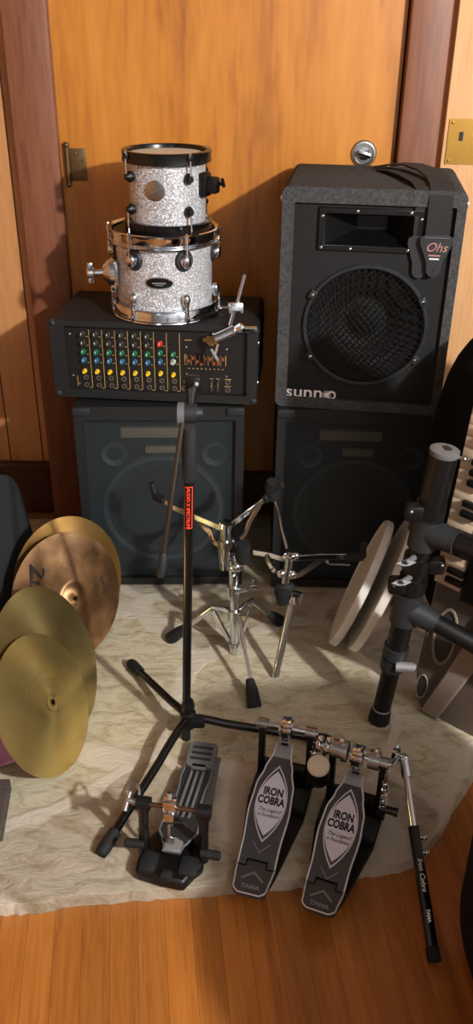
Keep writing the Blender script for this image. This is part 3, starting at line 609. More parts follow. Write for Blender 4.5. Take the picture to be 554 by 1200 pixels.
MB(mz).tube([sw+Vector((-.019, -.004, 0)), sw+Vector((-.008, -.004, 0))], .019, 24).build('clamp_disc', 'midgrey', K)
MB(mz).tube([sw+Vector((.0, .006, .008)), bm_top], [.0085, .010], 12).box(bm_top+Vector((0, 0, .002)), (.026, .02, .026), bev=.004).build('boom_stub', 'black', K)
MB(mz).ball(bm_top+Vector((.006, -.011, .004)), .0045).build('release_button', 'ltgrey', K)
# label : red outline box and vertical lettering
lc = at(224.5, 596, y=1.301); lt_, lb_ = at(226, 571.5, y=1.301), at(223, 620.5, y=1.301); Ln = (lt_-lb_).length
Xl = XF(lc+Vector((0, -.0005, 0)), -axis, (1, 0, 0)); 
def curved(u0, v0, u1, v1, m, nm, par):    # a patch wrapped on the pole: u along it, v around it
    vs, fs = [], []; n = 5; c0 = pole((lc-base).dot(axis))
    for i in range(n+1):
        a = (v0+(v1-v0)*i/n)/.0086; off = Vector((math.sin(a), -math.cos(a), 0))*.0089
        vs += [c0+axis*u0+off, c0+axis*u1+off]
    fs = [[2*i, 2*i+1, 2*i+3, 2*i+2] for i in range(n)]
    return MB(mz).poly(vs, fs).build(nm, m, par, recalc=False)
lab = curved(-Ln/2, -.0075, -Ln/2+.002, .0075, 'redink', 'label_border', K)
curved(Ln/2-.002, -.0075, Ln/2, .0075, 'redink', 'label_border', K); curved(-Ln/2, .006, Ln/2, .0078, 'redink', 'label_border', K); curved(-Ln/2, -.0078, Ln/2, -.0066, 'redink', 'label_border', K)
text('AUDIO X SPECTRUM', .0085, 'redink', K, XF(pole((lc-base).dot(axis))+Vector((-.0006, -.0092, 0)), -axis, (1, 0, 0)), 'lettering', o=mz, xs=Ln*.93/.078, bold=.0002)

# ------------------------------------------------------------------ snare stand
def strip(mb, pts, w=.010, th=.003, side=(0, 0, 1)):
    P = [Vector(p) for p in pts]; n = len(P); vs = []; fs = []
    for i in range(n):
        t_ = (P[min(i+1, n-1)]-P[max(i-1, 0)]).normalized(); sd = Vector(side); sd = (sd-t_*sd.dot(t_)).normalized(); nn = t_.cross(sd)
        for a, c in ((-1, -1), (1, -1), (1, 1), (-1, 1)): vs.append(P[i]+sd*a*w/2+nn*c*th/2)
    for i in range(n-1):
        for j in range(4): fs.append([i*4+j, i*4+(j+1) % 4, (i+1)*4+(j+1) % 4, (i+1)*4+j])
    fs += [[3, 2, 1, 0], [(n-1)*4+j for j in range(4)]]
    return mb.poly(vs, fs)
nz = Vector((.0, 1.59, 0)); N1 = thing('snare_stand', 'chrome snare drum stand on three rubber feet between the two cabinets', 'stand', nz)
sp = lambda x, y_, yy=1.59: at(x, y_, y=yy)
lowp = sp(276, 760); upp = sp(274, 672); ax1 = (upp-lowp).normalized()
MB(nz).tube([lowp, upp], .011, 18).build('lower_tube', 'chrome', N1)
MB(nz).tube([sp(274, 700), sp(273.5, 686)], .0155, 18).tube([sp(276, 693, 1.575), sp(290, 690, 1.575)], .0055, 10).box(sp(296, 688, 1.575), (.022, .007, .012), bev=.002).box(sp(297, 684, 1.575), (.006, .006, .026), bev=.002).build('height_clamp', 'chrome', N1)
MB(nz).tube([sp(275, 727), sp(275, 714)], .0155, 18).build('upper_collar', 'chrome', N1)
MB(nz).tube([sp(276, 764), sp(276, 753)], .014, 18).build('lower_collar', 'chrome', N1)
MB(nz).tube([sp(273, 676), sp(271, 650)], .0085, 16).build('upper_tube', 'chrome', N1)
feet = [(at(203, 746, z=.012), sp(272, 718)), (at(326, 727, z=.012), sp(280, 716)), (at(297, 822, z=.012), sp(280, 722, 1.575))]
for ft, cl in feet:
    d = ft-cl; kn_ = cl+Vector((d.x*.3, d.y*.3, .006)) if ft.y > 1.5 else cl.lerp(ft, .16)
    lg = MB(nz); strip(lg, [cl, cl.lerp(kn_, .5)+Vector((0, 0, .003)), kn_, ft], .0125, .008); lo = lg.build('leg', 'chrome', N1, bev=.002)
    du = (ft-kn_).normalized(); MB(nz).tube([ft-du*.05, ft-du*.025, ft+du*.012], [.009, .014, .016], 10).build('rubber_foot', 'rubber', lo)
    mid = kn_.lerp(ft, .05 if ft.y > 1.5 else .1); br_ = MB(nz); strip(br_, [mid, sp(276, 757)+(Vector((d.x, d.y, 0)).normalized()*.012)], .009, .004); br_.build('leg_brace', 'chrome', N1)
    MB(nz).tube([mid+Vector((0, -.007, 0)), mid+Vector((0, .007, 0))], .004, 10).build('rivet', 'satin', lo)
# tilter and basket
hub = sp(265, 622)
MB(nz).tube([sp(271, 652), sp(262, 656), sp(260, 640)], [.012, .012, .010], 14).ball(sp(276, 664), .017, sc=(1, .8, .8)).ball(sp(281, 658), .012).build('tilter', 'chrome', N1)
MB(nz).tube([sp(263, 666), sp(264, 635), sp(265, 613)], [.011, .012, .013], 16).tube([sp(264, 617), sp(265, 612)], .0155, 16).build('basket_hub', 'chrome', N1)
MB(nz).tube([sp(264, 640), sp(264, 632)], .0165, 12).build('adjusting_nut', 'satin', N1)
def arm(par, pts_up, pts_lo, tip, tipdir, o, hot=None, side=(0, 0, 1)):
    a_ = MB(o); strip(a_, pts_up, .013, .004, side); a_ = a_.build('basket_arm', 'chrome', par, bev=.0008)
    b_ = MB(o); strip(b_, pts_lo, .011, .0035, side); b_.build('arm_brace', 'chrome', par)
    td = Vector(tipdir).normalized(); e = Vector(pts_up[-1]); bk = (Vector(pts_up[-2])-e).normalized()
    MB(o).tube([e+bk*.022, e, e-bk*.014], [.0085, .0115, .0105], 8).tube([e-bk*.012, e-bk*.013+td*.032], [.0088, .0072], 8).build('rubber_grip', 'rubber', a_)
    return a_
arm(N1, [sp(262, 620), sp(229, 606, 1.62), sp(206, 596, 1.66), sp(186, 583, 1.71)], [sp(259, 641), sp(248, 633, 1.6), sp(246, 624, 1.61), sp(231, 610, 1.63)], None, (-.25, .1, 1), nz)
arm(N1, [sp(268, 618), sp(290, 600, 1.61), sp(312, 584, 1.64), sp(317, 580, 1.65)], [sp(282, 632), sp(287, 626, 1.6), sp(292, 612, 1.615), sp(304, 592, 1.63)], None, (.1, .1, 1), nz)
a3 = MB(nz); strip(a3, [sp(272, 632, 1.58), sp(278, 640, 1.55), sp(284, 645, 1.52)], .0105, .0035, (0, 0, 1)); a3 = a3.build('basket_arm', 'chrome', N1)
MB(nz).tube([sp(285, 637, 1.51), sp(284.5, 658, 1.51)], .0145, 18).build('rubber_grip', 'rubber', a3)

# upper half of a second snare stand, its bare tube on the stone
n2 = at(322, 797, z=0); N2 = thing('snare_stand_basket', 'upper half of a chrome snare stand, its bare tube resting on the stone', 'stand', n2)
tp = at(343, 700, y=1.57); foot = at(322.5, 792, z=.004)
MB(n2).tube([foot, tp], .0085, 16).tube([foot, foot.lerp(tp, .05)], .0092, 16).build('tube', 'satin', N2)
MB(n2).box((0, 0, 0), (.034, .024, .03), zdir(at(345, 700, y=1.565), (tp-foot)), bev=.006).tube([at(347, 707, y=1.55), at(347, 698, y=1.55)], .009, 12).build('tube_clamp', 'chrome', N2)
MB(n2).tube([at(332, 706, y=1.565), at(331, 693, y=1.565), at(331, 686, y=1.565)], [.014, .019, .018], 18).ball(at(334, 688, y=1.565), .019, sc=(1.2, .8, .7)).build('tilter_knob', 'rubber', N2)
u = lambda x, y_, yy=1.56: at(x, y_, y=yy)
MB(n2).tube([u(334, 683), u(337, 668), u(340, 648)], [.0085, .0085, .010], 14).ball(u(340, 652), .013, sc=(1.3, .8, .8)).ball(u(330, 672), .011).ball(u(342, 673), .011).ball(u(347, 651), .008).build('basket_hub', 'chrome', N2)
arm(N2, [u(346, 654), u(375, 652), u(400, 652), u(418, 652, 1.55)], [u(343, 676), u(352, 673), u(368, 662), u(378, 655)], None, (-.05, 0, 1), n2)
a_ = MB(n2); strip(a_, [u(335, 656), u(315, 650, 1.575), u(297, 647, 1.59)], .0115, .0035); a_ = a_.build('basket_arm', 'chrome', N2)
b_ = MB(n2); strip(b_, [u(329, 673), u(320, 668, 1.565), u(314, 658, 1.57), u(312, 650, 1.575)], .0095, .003); b_.build('arm_brace', 'chrome', N2)
a_ = MB(n2).tube([u(336, 643), u(330, 620, 1.575), u(326, 598, 1.585), u(321, 584, 1.59)], .0028, 8).build('basket_arm', 'chrome', N2)
MB(n2).tube([u(320, 586, 1.59), u(318, 572, 1.59), u(319, 564, 1.585)], [.010, .0145, .012], 8).tube([u(318, 574, 1.585), u(331, 568, 1.575)], [.009, .0075], 8).build('rubber_grip', 'rubber', a_)
MB(n2).tube([u(383, 659), u(386, 661), u(410, 662)], .0022, 8).ball(u(383, 658), .004).build('tension_hook', 'satin', N2)

# ------------------------------------------------------------------ drum rack
rk = at(443, 845, z=0); K2 = thing('drum_rack', 'black tubular drum rack leg with clamps and side bars at right', 'rack', rk)
RY = 1.36; rp_ = lambda x, y_, yy=RY: at(x, y_, y=yy)
rt, rb = rp_(521, 528), at(444, 842, z=.006); rax = (rt-rb).normalized(); rl = (rt-rb).length; rq = lambda f_: rb.lerp(rt, f_); fz = lambda y_: (rp_(500, y_).z-rb.z)/(rt.z-rb.z)
MB(rk).tube([rb, rq(fz(765))], .0185, 20).build('lower_leg', 'black', K2)
MB(rk).tube([rb-rax*.004, rb+rax*.028, rb+rax*.031], [.0235, .0215, .0205], 10).build('rubber_foot', 'rubber', K2)
MB(rk).tube([rb+rax*.031, rb+rax*.0335], .0208, 20).build('foot_band', 'ltgrey', K2)
MB(rk).tube([rq(fz(775)), rq(.995)], .0215, 24).build('upright', 'black', K2)
MB(rk).tube([rq(fz(606)), rq(1.0)], .0255, 28).build('upright_sleeve', 'black', K2)
MB(rk).tube([rq(fz(607)), rq(fz(602))], .0265, 28).build('sleeve_ring', 'ltgrey', K2)
cp = MB(rk).lathe([(.0, .004), (.012, .004), (.02, .004), (.0265, .002), (.027, -.004), (.0255, -.008)], zdir(rt, rax), 32).build('end_cap', 'midgrey', K2)
MB(rk).prism([(-.002, -.008), (.011, -.006), (.012, .004), (.006, .012), (-.004, .011)], .0035, .0048, zdir(rt, rax, (0, 1, 0))).build('cap_slot', 'ink', cp)
MB(rk).tube([rt+Vector((.024, -.004, -.012)), rt+Vector((.04, -.01, -.012))], .0035, 10).ball(rt+Vector((.034, -.008, -.012)), .005).build('lock_pin', 'satin', K2)
def tee(fr, ex, ey, m='dkgrey'):
    c = rq(fr); e = rp_(ex, ey, 1.30); d = (e-c).normalized()
    MB(rk).tube([c-rax*.035, c+rax*.035], .0275, 24).tube([c, c+d*.062], [.026, .0235], 24).tube([c+d*.06, c+d*.064], .0245, 24).tube([c-d*.03, c], [.012, .022], 16).build('tee_clamp', m, K2)
    MB(rk).tube([c+d*.05, c+d*.34], .0185, 22).build('side_bar', 'black', K2)
    return c, d
tee(fz(622), 556, 644); tee(fz(713), 556, 755)
# hinged memory clamps, plates and wing nuts between the two tees
for f_, sx in ((fz(598), -1), (fz(660), 1), (fz(684), -1)):
    c = rq(f_); MB(rk).tube([c-rax*.016, c+rax*.016], .0275, 24).box(c+Vector((sx*.032, -.012, .002)), (.034, .026, .034), zdir((0, 0, 0), rax) if False else None, bev=.007).build('memory_clamp', 'black', K2)
    MB(rk).ball(c+Vector((sx*.04, -.026, .01)), .004, seg=12).build('clamp_bolt', 'satin', K2)
for x, y_ in ((475, 660), (470, 683)):
    c = rp_(x, y_, 1.325); w = MB(rk).tube([c, c+Vector((.02, .02, 0))], .006, 12)
    w.prism([(-.021, 0), (-.006, .006), (.006, .006), (.021, 0), (.006, -.006), (-.006, -.006)], -.003, .003, zdir(c, (.1, -.75, .65))).tube([c, c+Vector((.002, -.012, .012))], .004, 10); w.build('wing_nut', 'midgrey', K2, bev=.001)
c = rq(fz(772)); MB(rk).tube([c-rax*.03, c-rax*.004], .0245, 22).tube([c+rax*.002, c+rax*.028], .0255, 22).build('leg_clamp', 'dkgrey', K2)
MB(rk).tube([c+Vector((.0, -.024, -.006)), c+Vector((.036, -.03, -.004))], .011, 14).tube([c+Vector((.036, -.03, -.004)), c+Vector((.039, -.031, -.004))], [.008, .006], 8).build('clamp_bolt', 'ltgrey', K2)

# ------------------------------------------------------------------ two drum heads leaning on the rack
def drum_head(px, py, r, label, dz=0):
    b0 = at(px, py, z=.0); n = Vector((-.92, .27, .33)).normalized(); upv = (Vector((0, 0, 1))-n*n.z).normalized()
    c = b0+upv*r; X = zdir(c, n); t = thing('drumhead', label, 'drumhead', b0, 0, 'drumheads leaning on the rack')
    MB(b0).lathe([(0, .004), (r*.88, .004), (r*.93, .007), (r*.95, .004)], X, 72).build('skin', 'mesh_white', t)
    MB(b0).lathe([(r*.95, .004), (r*.965, .009), (r*.99, .008), (r, .003), (r, -.008), (r*.975, -.011), (r*.95, -.008), (r*.95, .004)], X, 72).build('hoop', 'hoop_white', t)
    MB(b0).lathe([(0, -.003), (r*.955, -.006)], X, 72).build('underside', 'mesh_white', t)
drum_head(391, 738, .160, 'round white drum head leaning at right, the one nearer the snare stands')
drum_head(413, 743, .172, 'round white drum head leaning at right, the one nearer the rack leg')

# ------------------------------------------------------------------ keyboard standing on its end
kb = at(478, 824, z=0); ktop = at(551, 500, y=1.40); ku = (ktop-kb).normalized(); kd = Vector((.75, -.62, 0)).normalized()
kv = (kd-ku*kd.dot(ku)).normalized(); kn = kv.cross(ku)
KX = Matrix((kv, ku, kn)).transposed().to_4x4(); KX.translation = kb+Vector((0, 0, .004))
KB = thing('electronic_keyboard', 'grey electronic keyboard standing on its end at the right edge', 'keyboard', kb)
kbx = [(.03, .004), (.30, -.004), (.32, .01), (.32, .93), (0, .93), (0, .1), (.012, .03)]
body = MB(kb); body.prism(kbx, -.07, 0, KX); body.build('case', 'keydark', KB, bev=.006)
sl = MB(kb); sl.prism([(.035, .006), (.074, .004), (.12, .16), (.23, .52), (.17, .52), (.088, .21)], 0, .012, KX); sl.build('control_rail', 'keybody', KB, bev=.004)
for v, u_, rv, ru in ((.022, .062, .011, .030), (.046, .212, .020, .066)):
    g = MB(kb); out = [(v+rv*1.3*math.cos(a), u_+ru*1.12*math.sin(a)) for a in (2*math.pi*i/32 for i in range(32))]; inn = [(v+rv*math.cos(a), u_+ru*math.sin(a)) for a in (2*math.pi*i/32 for i in range(32))]
    g.prism(out, 0, .004, KX, holes=[inn[::-1]]); rim = g.build('speaker_rim', 'keyedge', KB, bev=.0015)
    MB(kb).prism(inn, 0, .002, KX).build('speaker_cloth', 'spkgrey', rim)
for i in range(26):
    u_ = .335+i*.0215
    MB(kb).box((.028, u_+.0105, .004), (.056, .0208, .009), KX, bev=.001).build('white_key', 'keywhite', KB)
    if i % 7 not in (2, 6): MB(kb).box((.041, u_+.0213, .013), (.036, .0115, .012), KX, bev=.0025).build('black_key', 'black', KB)
MB(kb).box((.11, .60, .006), (.10, .56, .012), KX, bev=.002).build('button_panel', 'black', KB)
MB(kb).box((.112, .235, .013), (.006, .012, .003), KX, bev=.001).build('badge', 'white', KB)

# ------------------------------------------------------------------ bags
MB((.63, 1.66, 0)).soft((.65, 1.705, .385), (.45, .22, .78), Matrix.Translation((0, 0, .0)), e=3.2).build('gig_bag', 'bag')
gb = bpy.data.objects['gig_bag']; gb.location = (.63, 1.66, 0); tag(gb, 'tall black soft bag behind the keyboard at the right edge', 'bag')
eb = Vector((.50, .70, -.03)); E_ = thing('equipment_case', 'black padded case at the lower right corner on the wooden floor', 'case', eb, R(8))
MB().soft((.07, -.08, .31), (.40, .64, .62), None, e=6).build('case_body', 'bag', E_)  # dark left edge is real; the unseen height is added to shade the floor
MB().tube([(.07+.20*math.cos(a), -.08+.32*math.sin(a), .32) for a in (2*math.pi*i/40 for i in range(40))], .006, 8, closed=True).build('zip_piping', 'bag2', E_)
lb = Vector((-.71, 1.48, 0)); LB = thing('drum_case', 'black soft drum bag behind the cymbals at the left edge', 'case', lb, R(-10))
XB = Matrix.Rotation(R(-9), 4, 'Y')
MB().soft((.02, 0.02, .225), (.34, .80, .45), XB, e=3.6).build('case_body', 'bag', LB)
MB().soft((.188, .02, .23), (.03, .62, .32), XB, e=4).build('side_pocket', 'bag2', LB)

# ------------------------------------------------------------------ cymbals
def cymbal(center, n, r, m, label, bell=.24, bh=.018, bow=.018, name='cymbal', hole=.006, spin=0):
    n = Vector(n).normalized(); t = None
    prof = [(hole, bow+bh)]
    rb_ = r*bell
    for i in range(1, 9): s_ = i/8; prof.append((hole+(rb_-hole)*s_, bow+bh*math.cos(s_*math.pi/2)**.9))
    for i in range(1, 19): s_ = i/18; prof.append((rb_+(r-rb_)*s_, bow*(1-s_**1.35)))
    prof += [(r, -.0012)] + [(a, b-.0014) for a, b in prof[::-1]]
    mb = MB(); mb.lathe(prof, None, 96); o = mb.build(name, m, None, sharp=60)
    q = zdir(center, n) @ Matrix.Rotation(spin, 4, 'Z'); o.matrix_world = q
    return tag(o, label, 'cymbal', 'leaning cymbals')
CN = Vector((.86, -.22, .43))
def rest(px, py, r, nrm):
    n = Vector(nrm).normalized(); h = r*math.sqrt(1-n.z**2); return at(px, py, z=h+.002)
c1 = cymbal(rest(52, 825, .140, CN), CN, .140, 'cy1', 'small shiny gold cymbal with a centre hole, frontmost of the leaning cymbals', bell=.1, bh=.002, bow=.02)
c2 = cymbal(rest(57, 778, .162, CN), CN, .162, 'cy2', 'olive gold cymbal directly behind the frontmost cymbal', bell=.1, bh=.004, bow=.018)
c3n = Vector((.72, -.58, .32))
c3 = cymbal(rest(80, 700, .15, c3n), c3n, .15, 'cy3', 'tarnished brown cymbal with black printed lettering', bell=.24, bh=.011, bow=.016)
c4 = cymbal(rest(80, 692, .154, c3n)+Vector((-.002, .035, 0)), c3n, .154, 'cy4', 'amber cymbal at the back of the leaning cymbals, against the left cabinet', bell=.25, bh=.014, bow=.014)
def on_cymbal(o, s, size, rad, ang, rot, m, **k):
    z = .014*(1-((rad-.042)/.108)**1.35)+.0006 if rad > .042 else .02
    X = Matrix.Translation((rad*math.cos(ang), rad*math.sin(ang), z)) @ Matrix.Rotation(rot, 4, 'Z')
    return text(s, size, m, o, X, 'logo', **k)
on_cymbal(c3, 'Zildjian', .050, .092, R(153), R(-112), 'ink', shear=.3, bold=.0010)
on_cymbal(c3, 'USA', .024, .092, R(-8), R(82), 'ink', bold=.0004)
on_cymbal(c3, 'CUSTOM', .011, .112, R(-15), R(75), 'inkbrown', bold=.0003)

# pink cloth and the carpeted edge at lower left
pc = at(9, 908, z=0); PC = MB(pc)
vs, fs = [], []; nx, ny = 16, 10
for i in range(nx+1):
    for j in range(ny+1):
        x = pc.x-.10+.150*i/nx; y = pc.y-.012+.075*j/ny+.055*(i/nx)**1.5
        vs.append((x, y+.005*math.sin(i*.8), .008+.04*(j/ny)**1.2*(1-.75*i/nx)+.004*math.sin(i*1.1+j*.7)+.004))
for i in range(nx):
    for j in range(ny): a = i*(ny+1)+j; fs.append([a, a+ny+1, a+ny+2, a+1])
PC.poly(vs, fs); pco = PC.build('folded_cloth', 'pink', sharp=180); pco.location = pc; md = pco.modifiers.new('thick', 'SOLIDIFY'); md.thickness = .004; md.offset = 1
tag(pco, 'pink cloth tucked under the front cymbal at the left edge', 'cloth')
tq = [at(-90, 985, z=.03), at(1, 974, z=.03), at(12, 912, z=.03), at(-70, 914, z=.03)]
MBk = MB(tq[1]); MBk.prism([(p.x, p.y) for p in tq], .001, .03)
eo = MBk.build('carpeted_block', mat('brown_grey_carpet', (74, 64, 58), .95, bump=1, bscale=240, var=.6, vscale=150), bev=.003); eo.location = tq[1]; tag(eo, 'dark grey carpeted block at the left edge below the pink cloth', 'block')

# ------------------------------------------------------------------ bass drum pedals with patterned footboards
def halfw(s):
    P = [(0, .020), (.012, .026), (.04, .0305), (.2, .0345), (.32, .0345), (.55, .0385), (.7, .036), (.82, .027), (.92, .0185), (1, .016)]
    for (a, w0), (b, w1) in zip(P, P[1:]):
        if s <= b: f_ = (s-a)/(b-a); f_ = f_*f_*(3-2*f_); return w0+(w1-w0)*f_
    return P[-1][1]
def pedal(heel, toe, label, name):
    hl = Vector(heel); d = Vector(toe)-hl; d.z = 0; L = d.length; yaw = math.atan2(d.y, d.x)-math.pi/2
    t = thing(name, label, 'pedal', (hl.x, hl.y, 0), yaw, 'bass drum pedals')
    hz, s0 = .020, .2; y0 = s0*L; toe_z = .105
    slope = math.atan2(toe_z-hz, L-y0); FL = (L-y0)/math.cos(slope)
    XH = Matrix.Translation((0, 0, hz)); XFt = Matrix.Translation((0, y0, hz)) @ Matrix.Rotation(slope, 4, 'X')
    def outline(sa, sb, n, sx): return [(sx*halfw(sa+(sb-sa)*i/n), (sa+(sb-sa)*i/n)) for i in range(n+1)]
    tab = .013
    hp_ = [(x, s*L) for x, s in outline(0, s0, 12, 1)] + [(.018, y0), (.018, y0+tab), (-.018, y0+tab), (-.018, y0)] + [(x, s*L) for x, s in outline(0, s0, 12, -1)[::-1]]
    heelp = MB().prism(hp_, -.006, .002, XH).build('heel_plate', 'board', t, bev=.0012)
    fy = lambda s: (s-s0)/(1-s0)*FL
    fp = [(x, fy(s)) for x, s in outline(s0+.008, 1, 28, 1)] + [(x, fy(s)) for x, s in outline(s0+.008, 1, 28, -1)[::-1]] + [(-.0195, fy(s0+.008)), (-.0195, tab+.0015), (.0195, tab+.0015), (.0195, fy(s0+.008))]
    fb = MB().prism(fp, -.005, .002, XFt).build('footboard', 'board', t, bev=.0012)
    ins = lambda x: x-math.copysign(.0016, x)
    MB().tube([XFt @ Vector((ins(x), y, .0022)) for x, y in [(x, fy(s)) for x, s in outline(s0+.012, 1, 28, 1)]], .0016, 6).tube([XFt @ Vector((ins(x), y, .0022)) for x, y in [(x, fy(s)) for x, s in outline(s0+.012, 1, 28, -1)]], .0016, 6).build('edge_trim', 'trim', fb)
    MB().tube([XH @ Vector((ins(x), y+.0012, .0022)) for x, y in [(x, s*L) for x, s in outline(0, s0, 12, 1)[::-1]+outline(0, s0, 12, -1)]], .0014, 6).build('edge_trim', 'trim', heelp)
    # toe plate in pale metal
    MB().prism([(halfw(.9)-.003, fy(.9)), (halfw(1)-.002, fy(1)), (-halfw(1)+.002, fy(1)), (-halfw(.9)+.003, fy(.9))], .0, .0035, XFt).build('toe_clamp', 'ltgrey', fb, bev=.0008)
    # emblem: pointed oval in a pointed oval
    ec, eh, ew = fy(.6), .072, .0285
    def vesica(h, w): 
        out = []
        for sg in (1, -1):
            for i in range(12):
                v = -1+2*i/12; v *= sg; out.append((sg*w*(1-abs(v)**2.1), ec+h*v))
        return out
    e1_ = MB().prism(vesica(eh, ew), .0018, .0026, XFt).build('emblem', 'trim', fb)
    MB().prism(vesica(eh*.94, ew*.93), .002, .0029, XFt).build('emblem_border', 'board', e1_)
    MB().prism(vesica(eh*.84, ew*.93), .002, .0032, XFt).build('emblem_face', 'lilac', e1_)
    tx = lambda y, z=.0034: XFt @ Matrix.Translation((0, y, z))
    text('IRON', .0195, 'ink', e1_, tx(ec+.020), bold=.0008, fit=.036); text('COBRA', .0195, 'ink', e1_, tx(ec+.0030), bold=.0008, fit=.050)
    text('The Legend', .0098, 'ink', e1_, tx(ec-.014), shear=.35, xs=.9); text('in Foundation', .0092, 'ink', e1_, tx(ec-.0235), shear=.35, xs=.8)
    def chevron(X, y, w, h, th, m, par, flip=1): MB().prism([(-w, y), (0, y+h*flip), (w, y), (w, y-th*flip), (0, y+h*flip-th*1.15*flip), (-w, y-th*flip)], .0018, .0027, X).build('chevron', m, par)
    chevron(XFt, ec-eh-.002, .016, .017, .0022, 'chev', fb, -1)
    chevron(XH, y0*.56, .019, .016, .004, 'chev', heelp)
    text('TAMA', .0105, 'chev', heelp, XH @ Matrix.Translation((0, y0*.27, .0024)), bold=.0005, xs=1.15)
    # hinge
    MB().tube([(-.036, y0, hz-.004), (.036, y0, hz-.004)], .0042, 10).build('hinge_pin', 'black', t)
    # base plate under the boards
    MB().prism([(-.024, .012), (.026, .012), (.036, y0), (.058, L*.7), (.058, L*1.06), (-.056, L*1.06), (-.056, L*.78), (-.032, y0)], .0005, .0065).build('base_plate', 'black', t, bev=.0015)
    MB().box((0, .03, .011), (.044, .04, .012), bev=.002).build('heel_block', 'black', t)
    MB().box((.042, L*.83, .014), (.026, .05, .018), bev=.005).build('side_housing', 'dkgrey', t); MB().box((-.042, L*.9, .014), (.024, .05, .018), bev=.005).build('side_housing', 'dkgrey', t)
    yp_ = L*1.02; sz = .142
    for sx in (-.046, .047):
        po = MB().prism([(-.011, .004), (.011, .004), (.007, .08), (.0085, sz-.004), (.004, sz+.009), (-.004, sz+.009), (-.0085, sz-.004), (-.007, .08)], -.006, .006, XF((sx, yp_, 0), (0, 1, 0), (0, 0, 1))).build('post', 'black', t, bev=.002)
        MB().tube([(sx-.010, yp_, sz), (sx+.010, yp_, sz)], .0105, 18).build('bearing', 'satin', po)
    MB().tube([(-.060, yp_, sz), (.060, yp_, sz)], .0042, 12).build('shaft', 'chrome', t)
    cmb = MB().lathe([(0, -.012), (.017, -.012), (.019, -.009), (.019, .009), (.017, .012), (0, .012)], zdir((0, yp_, sz+.002), (1, 0, 0)), 28).box((0, yp_-.004, sz+.010), (.022, .026, .026), bev=.005).box((0, yp_-.015, sz-.004), (.0185, .010, .034), bev=.003)
    cmb.build('drive_cam', 'chrome', t)
    tpp = XFt @ Vector((0, FL-.004, .002)); st = MB(); strip(st, [tpp, tpp+Vector((0, .002, .012)), (0, yp_-.018, sz-.012), (0, yp_-.02, sz+.004)], .013, .003, (1, 0, 0)); st.build('drive_strap', 'black', t)
    MB().box((0, L*1.06, .022), (.09, .022, .03), bev=.005).build('hoop_clamp', 'black', t)
    # spring at one side
    sx = .057; yp_ -= .022; sp_ = [(sx+.005*math.cos(a), yp_+.005*math.sin(a), .05+.07*i/90) for i, a in ((i, i*2*math.pi/9) for i in range(91))]
    MB().tube(sp_, .0013, 5).tube([(sx, yp_, .035), (sx, yp_, .05)], .003, 8).tube([(sx, yp_, .12), (sx, yp_, sz)], .003, 8).build('spring', 'chrome', t)
    MB().box((.056, yp_, .035), (.016, .014, .016), bev=.003).build('spring_seat', 'black', t); yp_ += .022
    return t, yp_, sz, L
P1 = pedal(at(290, 1049, z=.02), at(334, 872, z=.105), 'left of the two bass drum pedals with lilac diamond emblems', 'bass_drum_pedal')
P2 = pedal(at(371, 1069, z=.02), at(417, 905, z=.105), 'right of the two emblem pedals, with beater and long drive shaft', 'bass_drum_pedal')
t, yp_, sz, L = P2
# second cam, collars, drum key bolts on the right pedal's long axle
MB().tube([(-.078, yp_, sz), (.0, yp_, sz)], .0045, 12).build('long_axle', 'chrome', t)
MB().lathe([(0, -.011), (.017, -.011), (.017, .011), (0, .011)], zdir((-.036, yp_, sz+.004), (1, 0, 0)), 24).lathe([(.017, -.005), (.020, -.005), (.020, .005), (.017, .005)], zdir((-.024, yp_, sz+.003), (1, 0, 0)), 24).build('rocker_collar', 'satin', t)
MB().lathe([(0, -.010), (.0175, -.010), (.0175, .010), (0, .010)], zdir((.030, yp_, sz+.001), (1, 0, 0)), 24).build('rocker_collar', 'satin', t)
for x, h_ in ((-.034, .03), (.030, .028), (-.058, .024), (-.074, .022)): MB().tube([(x, yp_, sz), (x+.004, yp_-.004, sz+h_)], .0042, 8).ball((x+.004, yp_-.004, sz+h_), .006, seg=10).build('key_bolt', 'chrome', t)
for x in (-.058, -.074): MB().box((x, yp_, sz), (.012, .02, .02), bev=.004).build('axle_collar', 'chrome', t)
bt_ = MB().tube([(-.062, yp_, sz+.004), (-.062, yp_-.012, sz-.03)], .0035, 8).build('beater_rod', 'chrome', t)
Xbt = zdir((-.064, yp_-.034, sz-.016), (.05, -.35, .9))
MB().lathe([(0, -.06), (.017, -.06), (.021, -.054), (.021, -.004), (.0195, 0)], Xbt, 28).build('beater', 'black', t)
MB().lathe([(.0205, -.004), (.0205, .001), (.018, .004), (0, .0045)], Xbt, 28).build('beater_felt', 'felt', t)
MB().tube([(.055, yp_-.02, .05), (.08, yp_-.02, .05)], .0075, 12).tube([(.08, yp_-.02, .05), (.086, yp_-.02, .05)], .0085, 12).build('clamp_knob', 'blackgloss', t)
# drive shaft with its joint
Wt = (Matrix.Translation(t.location) @ Matrix.Rotation(t.rotation_euler.z, 4, 'Z')).inverted()
loc = lambda p: Wt @ p
j0, j1, j2 = loc(at(473, 889, z=.132)), loc(at(484, 968, z=.082)), loc(at(509, 1128, z=-.018))
MB().tube([(.06, yp_, sz), loc(at(466, 886, z=.136)), j0], .0048, 12).box(loc(at(464, 884, z=.137)), (.016, .016, .02), bev=.003).tube([loc(at(464, 884, z=.137)), loc(at(467, 875, z=.14))], .0036, 8).build('shaft_coupling', 'chrome', t)
dv = (j2-j1).normalized(); ds = MB().tube([j0+dv*.004, j1+dv*.02], .0058, 14).tube([j0, j0+dv*.034], .0095, 14).ball(j0, .010).build('drive_shaft', 'chrome', t)
Xs = zdir(j1, dv, (0, 0, 1)); SLn = (j2-j1).length
slv = MB().box((0, 0, SLn/2), (.0175, .0175, SLn), Xs, bev=.003).build('shaft_sleeve', 'blackgloss', t)
